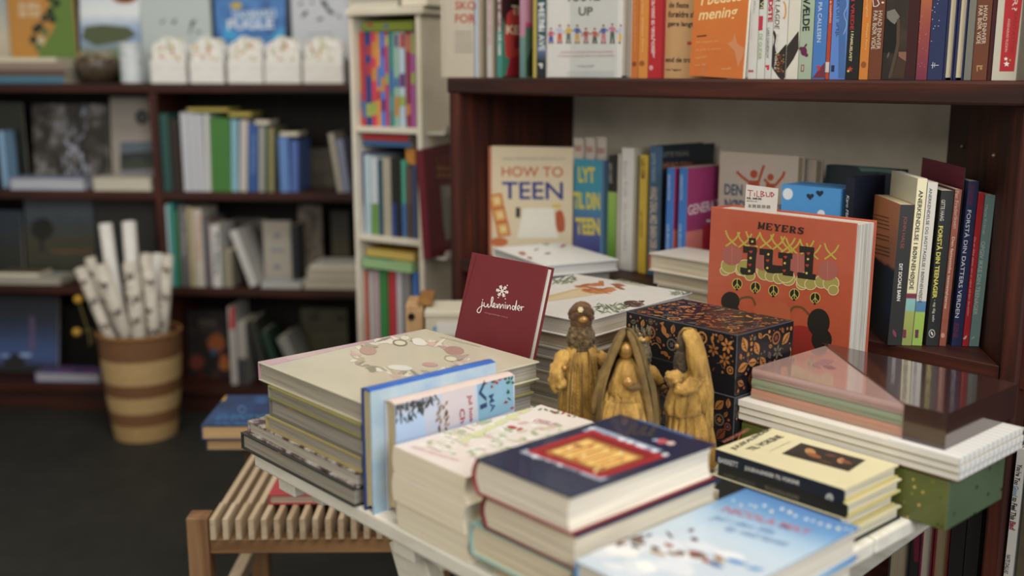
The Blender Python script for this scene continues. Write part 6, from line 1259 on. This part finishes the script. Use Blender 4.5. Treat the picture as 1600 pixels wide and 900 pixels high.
# ------------------------------------------------------------------ on the bench
B = mk_book(mat4(FB.d, FB.n, ZU, onz(322, 705, BZ)+ZU*0), .20, .20, .024, 'tan-paged book under the dark blue one at the back of the bench', '26344A', page='C09A66')
B = mk_book(mat4(FB.d, FB.n, ZU, onz(322, 705, BZ)+ZU*.0243+np.array([-.006, -.006, 0])), .205, .20, .030, 'dark blue fairy-tale book with tan pages on top at the back of the bench', photo('nightblue', ['14264A', '1C3664', '25467A'], 16., rough=.4), page='C9A570')
art(B, 'front', [('B5902C', [(342, 619), (355, 618), (352, 626), (338, 627)]), ('4A74A4', circ(378, 640, 6, 6)), ('1C3664', circ(378, 640, 4, 4)), ('35588C', circ(408, 626, 10, 5))])
title(B, 'front', 'EVENTYR', (336, 656), (420, 656), (340, 648), '2F6CA0', .03); title(B, 'front', 'FORTÆLLINGER', (334, 664), (418, 664), (336, 659), '2F6CA0', .03)
o = onz(420, 789, BZ); rd = paint('B0383E', .5)
mk_book(mat4(FB.d, FB.n, ZU, o), .19, .135, .018, 'lower red-bound notebook lying on the front of the bench', rd, page='B4A392', hard=True)
mk_book(mat4(FB.d, FB.n, ZU, o+np.array([.025, .035, .0183])), .16, .095, .017, 'upper red-bound notebook lying on the front of the bench', rd, page='B4A392', hard=True)
o = onplane(634, 500, np.array([0, 2.02, 0]), np.array([0, 1., 0])); o[2] = BZ
r0 = empty('wooden_box', mat4(FB.d, FB.n, ZU, o), 'light wooden nest-box block with a dark round hole behind the wreath cookbook', 'box')
zh = float(onplane(645, 477, np.array([0, 2.02, 0]), np.array([0, 1., 0]))[2])-BZ
bm = bmesh.new(); box(bm, (0, 0, 0), (.034, .09, zh)); bevel(link_mesh('body', bm, wood('beech', '9A7448', 'B08A5C', 'C49E70', 2, .5), r0), .002)
bm = bmesh.new(); bmesh.ops.create_cone(bm, cap_ends=True, segments=20, radius1=.0065, radius2=.0065, depth=.004, matrix=Matrix.Translation((.011, -.0015, zh-.022)) @ Matrix.Rotation(math.pi/2, 4, 'X')); link_mesh('hole', bm, paint('1E1610', .8, .1), r0)
bm = bmesh.new(); box(bm, (.024, -.004, zh+.0004), (.052, .094, zh+.010)); bevel(link_mesh('lid', bm, wood('oiled', '7A4E20', '8E6028', 'A8783A', 1, .5), r0), .001)
o = onplane(661, 500, np.array([0, 1.98, 0]), np.array([0, 1., 0])); o[2] = BZ; zh = float(onplane(685, 487, np.array([0, 1.98, 0]), np.array([0, 1., 0]))[2])-BZ
r0 = empty('storage_box', mat4(FB.d, FB.n, ZU, o+np.array([.004, 0, 0])), 'cream storage box with a white label standing behind the wreath cookbook', 'box')
bm = bmesh.new(); box(bm, (0, 0, 0), (.085, .1, zh-.012)); bevel(link_mesh('body', bm, paint('BDB49C', .6), r0), .002)
bm = bmesh.new(); box(bm, (-.0015, -.0015, zh-.0118), (.0865, .1015, zh)); bevel(link_mesh('lid', bm, paint('C4BCA6', .6), r0), .002)
bm = bmesh.new(); box(bm, (.022, -.0012, zh-.045), (.08, -.0002, zh-.020)); link_mesh('label', bm, paint('CFCCC4', .5), r0)
bm = bmesh.new(); box(bm, (.0145, -.0012, zh-.036), (.0215, -.0002, zh-.029)); link_mesh('blue_dot', bm, paint('5A92C0', .5), r0)
# ------------------------------------------------------------------ the four fabric figurines
def suede(name, cols, scale=34., bump=.6, stretch=.3):
    m, nt, b = _new('suede_'+name); mp = coords(nt, (1, 1, stretch)); nz = N(nt, 'ShaderNodeTexNoise', Scale=scale*2, Detail=6., Roughness=.7, Distortion=.8)
    m2 = coords(nt); n2 = N(nt, 'ShaderNodeTexNoise', Scale=330., Detail=3.); n3 = N(nt, 'ShaderNodeTexNoise', Scale=scale, Detail=3.)
    nt.links.new(mp.outputs[0], nz.inputs['Vector'])
    for q in (n2, n3): nt.links.new(m2.outputs[0], q.inputs['Vector'])
    mx = N(nt, 'ShaderNodeMix', data_type='FLOAT'); mx.inputs[0].default_value = .45; nt.links.new(nz.outputs['Fac'], mx.inputs[2]); nt.links.new(n3.outputs['Fac'], mx.inputs[3])
    r = ramp(nt, cols, [.34+.32*i/(len(cols)-1) for i in range(len(cols))]); nt.links.new(mx.outputs[0], r.inputs[0]); nt.links.new(r.outputs[0], b.inputs['Base Color'])
    ad = N(nt, 'ShaderNodeMath', operation='ADD'); nt.links.new(nz.outputs['Fac'], ad.inputs[0]); nt.links.new(n2.outputs['Fac'], ad.inputs[1])
    bp = N(nt, 'ShaderNodeBump', Strength=bump, Distance=.002); nt.links.new(ad.outputs[0], bp.inputs['Height']); nt.links.new(bp.outputs[0], b.inputs['Normal'])
    b.inputs['Roughness'].default_value = .68; b.inputs['Specular IOR Level'].default_value = .3; b.inputs['Sheen Weight'].default_value = .1; return m
SU = suede('ochre', ['48320A', '86621C', 'AA802C', 'BE9440']); SUD = suede('dark', ['3C2A0C', '644818', '866124'])
SUH = suede('hood', ['3C2E10', '644C1C', '82632A']); TUR = suede('turban', ['38220F', '543518', '6E4A24'], 60., .5, 1.); GOLD = paint('9C7028', .33, .6, metal=.35)
BEARD = suede('curls', ['2E2210', '5A4420', '8A6E36'], 150., 1., 1.); BRN = suede('brown_curls', ['241A10', '42321E', '604A2C'], 150., 1., 1.); GREYB = suede('grey_curls', ['3E3424', '5E5238', '7E7048'], 140., 1., 1.)
wr_tex = bpy.data.textures.new('wrinkles', 'CLOUDS'); wr_tex.noise_scale = .011; wr_tex.noise_depth = 3
curl_tex = bpy.data.textures.new('curls', 'CLOUDS'); curl_tex.noise_scale = .0035; curl_tex.noise_depth = 1
slv_tex = bpy.data.textures.new('sleeve_creases', 'CLOUDS'); slv_tex.noise_scale = .0075; slv_tex.noise_depth = 2
def soften(o, st=.003, tex=wr_tex, lev=1):
    if st > .008: tex, lev = slv_tex, 2
    m = o.modifiers.new('soft', 'SUBSURF'); m.levels = lev; m.render_levels = lev
    d_ = o.modifiers.new('wrinkle', 'DISPLACE'); d_.texture = tex; d_.strength = st; d_.mid_level = .5; d_.texture_coords = 'LOCAL'
    return o
class Fig:
    def __init__(s, x, y, label):
        s.P = onz(x, y, TZ); s.root = empty('nativity_figurine', mat4([1, 0, 0], [0, 1, 0], ZU, s.P), label, 'figurine')
    def at(s, x, y, dy=0.):
        return Vector(onplane(x, y, s.P+np.array([0, dy, 0]), np.array([0, 1., 0]))-s.P)
    def k(s, n=1): return n*(s.P[1]*_c+.38*_s)/F_PX
    def drape(s, name, lev, m, n=11, amp=.06, ratio=.8, seg=128, arc=None, thick=0., ph=0., st=.003, dy=0.):
        """cloth hung round the body: lev = (centre x, y, half width, [ratio]) in photograph pixels from hem to top"""
        bm = bmesh.new(); rings = []
        for i, l in enumerate(lev):
            c = s.at(l[0], l[1], dy); hw = s.k(l[2]); rt_ = l[3] if len(l) > 3 else ratio; f = 1-i/(len(lev)-1)*.75; ring = []
            a0, a1 = arc or (0, 2*math.pi); cnt = seg if not arc else seg+1
            for j in range(cnt):
                t = a0+(a1-a0)*j/seg; w1 = n*t+ph+.5*math.sin(2*t+i*.25); q = hw*(1+amp*f*(2*abs(math.sin(w1/2+.4*math.sin(3*t)))**.7-1.1)+.35*amp*f*math.sin((2*n+1)*t+1.3))
                ring.append(bm.verts.new((c.x+q*math.cos(t), c.y+q*rt_*math.sin(t), max(c.z, 0.0005) if i == 0 else c.z)))
            rings.append(ring)
        for i in range(len(rings)-1):
            for j in range(seg):
                bm.faces.new((rings[i][j], rings[i][(j+1) % len(rings[i])], rings[i+1][(j+1) % len(rings[i])], rings[i+1][j]))
        if not arc: bm.faces.new(rings[0][::-1]); bm.faces.new(rings[-1])
        bmesh.ops.recalc_face_normals(bm, faces=bm.faces)
        o = link_mesh(name, bm, m, s.root, smooth=True)
        if thick: q = o.modifiers.new('cloth', 'SOLIDIFY'); q.thickness = thick; q.offset = 1
        return soften(o, st)
    def tub(s, name, pts, rad, m, st=.003, flat=1., seg=14):
        bm = bmesh.new(); tube(bm, [s.at(*p) for p in pts], [s.k(r) for r in rad], seg, flat=flat); bmesh.ops.recalc_face_normals(bm, faces=bm.faces)
        return soften(link_mesh(name, bm, m, s.root, smooth=True), st)
    def blob(s, name, x, y, rx, ry, m, dy=0., rz=None, st=0., tex=curl_tex, sub=False, seg=24, rings=16):
        bm = bmesh.new(); ball(bm, s.at(x, y, dy), (s.k(rx), s.k(rz or rx), s.k(ry)), seg, rings); o = link_mesh(name, bm, m, s.root, smooth=True)
        if st: soften(o, st, tex, 1)
        return o
# tall bearded one with the turban
g = Fig(902, 726, 'tall bearded figurine in an ochre robe and brown turban, leftmost of the group')
g.drape('robe', [(905, 741, 33), (905, 715, 31), (905, 690, 29), (906, 660, 28), (907, 620, 26), (908, 590, 25), (908, 565, 24), (909, 548, 18), (909, 535, 10)], SU, n=13, amp=.085)
g.drape('coat', [(902, 740, 35), (903, 700, 33), (904, 660, 31), (906, 620, 29), (907, 585, 28), (908, 562, 27), (909, 547, 23), (909, 537, 15)], SU, n=12, amp=.09, arc=(-math.pi/2+.42, 1.5*math.pi-.42), thick=.0022)
for pts in ([(899, 548, -.017), (892, 575, -.0225), (889, 640, -.0255), (887, 735, -.028)], [(920, 548, -.017), (927, 575, -.0215), (929, 640, -.0245), (930, 735, -.027)], [(909, 556, -.0195), (910, 640, -.0235), (911, 738, -.026)]): g.tub('slit_shade', pts, [1.3]*len(pts), SUD, 0)  # dark tubes stand in for the shade in the coat slits
g.tub('sleeve', [(889, 549, -.003), (879, 560, -.008), (871, 574, -.014), (868, 588, -.018), (872, 602, -.02), (878, 609, -.02)], [9, 13, 10, 14, 12, 14], SU, .0085, flat=.8)
g.tub('sleeve', [(931, 552, -.003), (944, 562, -.006), (949, 573, -.006), (948, 583, -.009), (941, 590, -.012)], [9, 13, 10, 13, 9], SU, .0085)
g.blob('hand', 882, 575, 5, 5, GOLD, -.020); g.blob('hand', 938, 590, 5, 5, SUD, -.021)
g.blob('head', 908, 503, 17, 18, TUR, 0, 16); g.blob('nose', 911, 499, 8, 6.5, GOLD, -.011, 6)
g.blob('beard', 908, 528, 22, 25, BEARD, -.003, 17, .0045, sub=True, seg=40, rings=28)
g.blob('turban', 908, 490, 20.5, 15, TUR, 0, 18, .001, wr_tex)
for pts in ([(888, 494, -.004), (896, 484, -.0105), (908, 478, -.0095), (920, 481, -.009), (928, 492, -.004)], [(888, 498, -.005), (898, 493, -.0125), (912, 487, -.0125), (925, 482, -.006)], [(928, 500, -.004), (920, 490, -.0115), (907, 484, -.0125), (894, 479, -.006)], [(892, 486, -.004), (902, 476, -.006), (914, 474, -.005), (924, 482, -.003)]): g.tub('turban_wrap', pts, [4]+[5.5]*(len(pts)-2)+[4], TUR, .001)
for i in range(7):
    t = i*2*math.pi/6; g.blob('jewel', 907+(3*math.cos(t) if i < 6 else 0), 484+(3*math.sin(t) if i < 6 else 0), 1.7, 1.7, paint('D8C48E', .3, .6), -.0175, seg=8, rings=6)
# veiled one
g = Fig(977, 747, 'veiled ochre figurine holding a small round bundle, front middle of the group')
g.drape('skirt', [(978, 745, 42), (978, 715, 41), (977, 685, 40), (976, 655, 40), (976, 630, 36), (977, 612, 33), (978, 600, 26), (978, 585, 22), (978, 565, 14), (978, 556, 8)], SU, n=17, amp=.13, st=.0045)
g.drape('bodice', [(976, 622, 30), (976, 606, 27), (977, 590, 22), (978, 574, 16), (978, 560, 9)], SU, n=6, amp=.05, st=.003, dy=-.004)
g.drape('veil', [(979, 745, 49), (979, 700, 48), (978, 660, 47), (977, 625, 46), (977, 600, 42), (978, 575, 33), (979, 555, 26), (979, 540, 20), (979, 528, 15), (979, 518, 9), (979, 514, 2)], SUH, n=11, amp=.07, arc=(-math.pi/2+1.0, 1.5*math.pi-.85), thick=.0022, ratio=.8)
for sgn, pts in ((-1, [(977, 515, -.006), (964, 541, -.012), (951, 571, -.013), (938, 600, -.012), (930, 624, -.010), (927, 650, -.008)]), (1, [(980, 515, -.006), (993, 542, -.014), (1003, 580, -.018), (1012, 622, -.020), (1018, 665, -.021), (1017, 700, -.022)])): g.tub('veil_edge', pts, [3.5]+[5.5]*(len(pts)-2)+[6], SUH, .003, flat=.45)
g.blob('head', 978, 548, 12, 14, GOLD, -.003, 11); g.blob('face', 978, 546, 8, 9, GOLD, -.010, 5)
g.blob('bundle', 981, 597, 9.5, 9, GOLD, -.024, 7); g.tub('arm', [(1000, 604, -.016), (990, 606, -.026), (978, 606, -.027)], [7, 6, 4], SUD, .001)
g.drape('apron', [(978, 745, 44, .85), (977, 715, 43, .85), (976, 690, 42, .85), (973, 660, 42, .85), (974, 638, 37, .85), (976, 622, 29, .8)], SU, n=9, amp=.12, arc=(-math.pi/2-1.35, -math.pi/2+1.2), thick=.002, st=.005, dy=-.004)
# crowned one behind
g = Fig(1006, 708, 'crowned figurine with a grey beard standing behind the veiled one')
g.drape('robe', [(1006, 710, 27), (1005, 680, 26), (1004, 640, 26), (1004, 605, 25), (1003, 580, 22), (1003, 566, 13)], SU, n=13, amp=.09)
g.blob('head', 1002, 538, 13, 17, GREYB, 0, 12); g.blob('beard', 1003, 556, 15, 22, GREYB, -.004, 11, .003, seg=32, rings=22)
g.blob('nose', 999, 540, 4.5, 4, GOLD, -.011, 4)
bm = bmesh.new(); c = g.at(1002, 527); lathe(bm, [(g.k(14), 0), (g.k(14.5), .006), (g.k(13), .006), (g.k(12.5), 0)], 30, None, closed=False)
for v_ in bm.verts: v_.co += Vector((c.x, c.y, c.z-.003))
crown = link_mesh('crown_band', bm, GOLD, g.root, smooth=True)
for i in range(9):
    t = 2*math.pi*i/9; p = c+Vector((g.k(13.5)*math.cos(t), g.k(13.5)*math.sin(t), .003)); bm = bmesh.new(); tube(bm, [p, p+Vector((0, 0, .006)), p+Vector((0, 0, .011))], [.0019, .0014, .0004], 8); link_mesh('crown_point', bm, GREYB, crown, smooth=True)
g.tub('sleeve', [(1014, 572, -.002), (1022, 584, -.006), (1030, 595, -.008), (1034, 602, -.010)], [8, 9, 8, 6], SU, .003); g.blob('hand', 1036, 606, 5, 5, SUD, -.010)
# hooded one on the right
g = Fig(1078, 734, 'hooded bearded figurine turned to the left, rightmost of the group')
g.drape('robe', [(1078, 737, 43), (1078, 710, 40), (1077, 685, 37), (1076, 660, 33), (1075, 640, 30), (1075, 615, 28), (1075, 595, 25), (1075, 578, 17), (1075, 568, 9)], SU, n=17, amp=.13, st=.0045)
g.drape('swag', [(1068, 652, 22, .7), (1069, 645, 30, .8), (1070, 632, 32, .85), (1071, 615, 28, .85), (1072, 602, 20, .8)], SU, n=8, amp=.09, st=.007, dy=-.006)
g.blob('head', 1070, 540, 14, 18, BRN, 0, 13); g.blob('nose', 1058, 541, 4, 4, GOLD, -.004, 4); g.blob('beard', 1066, 566, 14, 24, BRN, -.003, 11, .003, seg=32, rings=22)
g.drape('hood', [(1092, 668, 19, .9), (1090, 640, 21, .9), (1087, 610, 24, .9), (1083, 580, 24, .9), (1079, 555, 21, .9), (1077, 535, 19, .9), (1076, 522, 14, .9), (1075, 514, 5, .9)], SU, n=8, amp=.08, arc=(-math.pi+1.15, math.pi-.55), thick=.002, dy=.002)
g.tub('hood_fold', [(1068, 517, -.008), (1078, 530, -.016), (1084, 560, -.019), (1090, 590, -.020), (1097, 620, -.018), (1102, 650, -.014)], [6, 8, 8, 9, 9, 6], SU, .006, flat=.5)
g.tub('sleeve', [(1066, 588, -.010), (1054, 592, -.017), (1045, 590, -.020), (1041, 586, -.021)], [10, 13, 9, 8], SU, .0085)
g.tub('sleeve', [(1088, 590, -.012), (1080, 605, -.022), (1066, 612, -.027), (1052, 606, -.027)], [10, 14, 10, 9], SU, .0085)
g.blob('hand', 1047, 600, 5, 5, SUD, -.025)
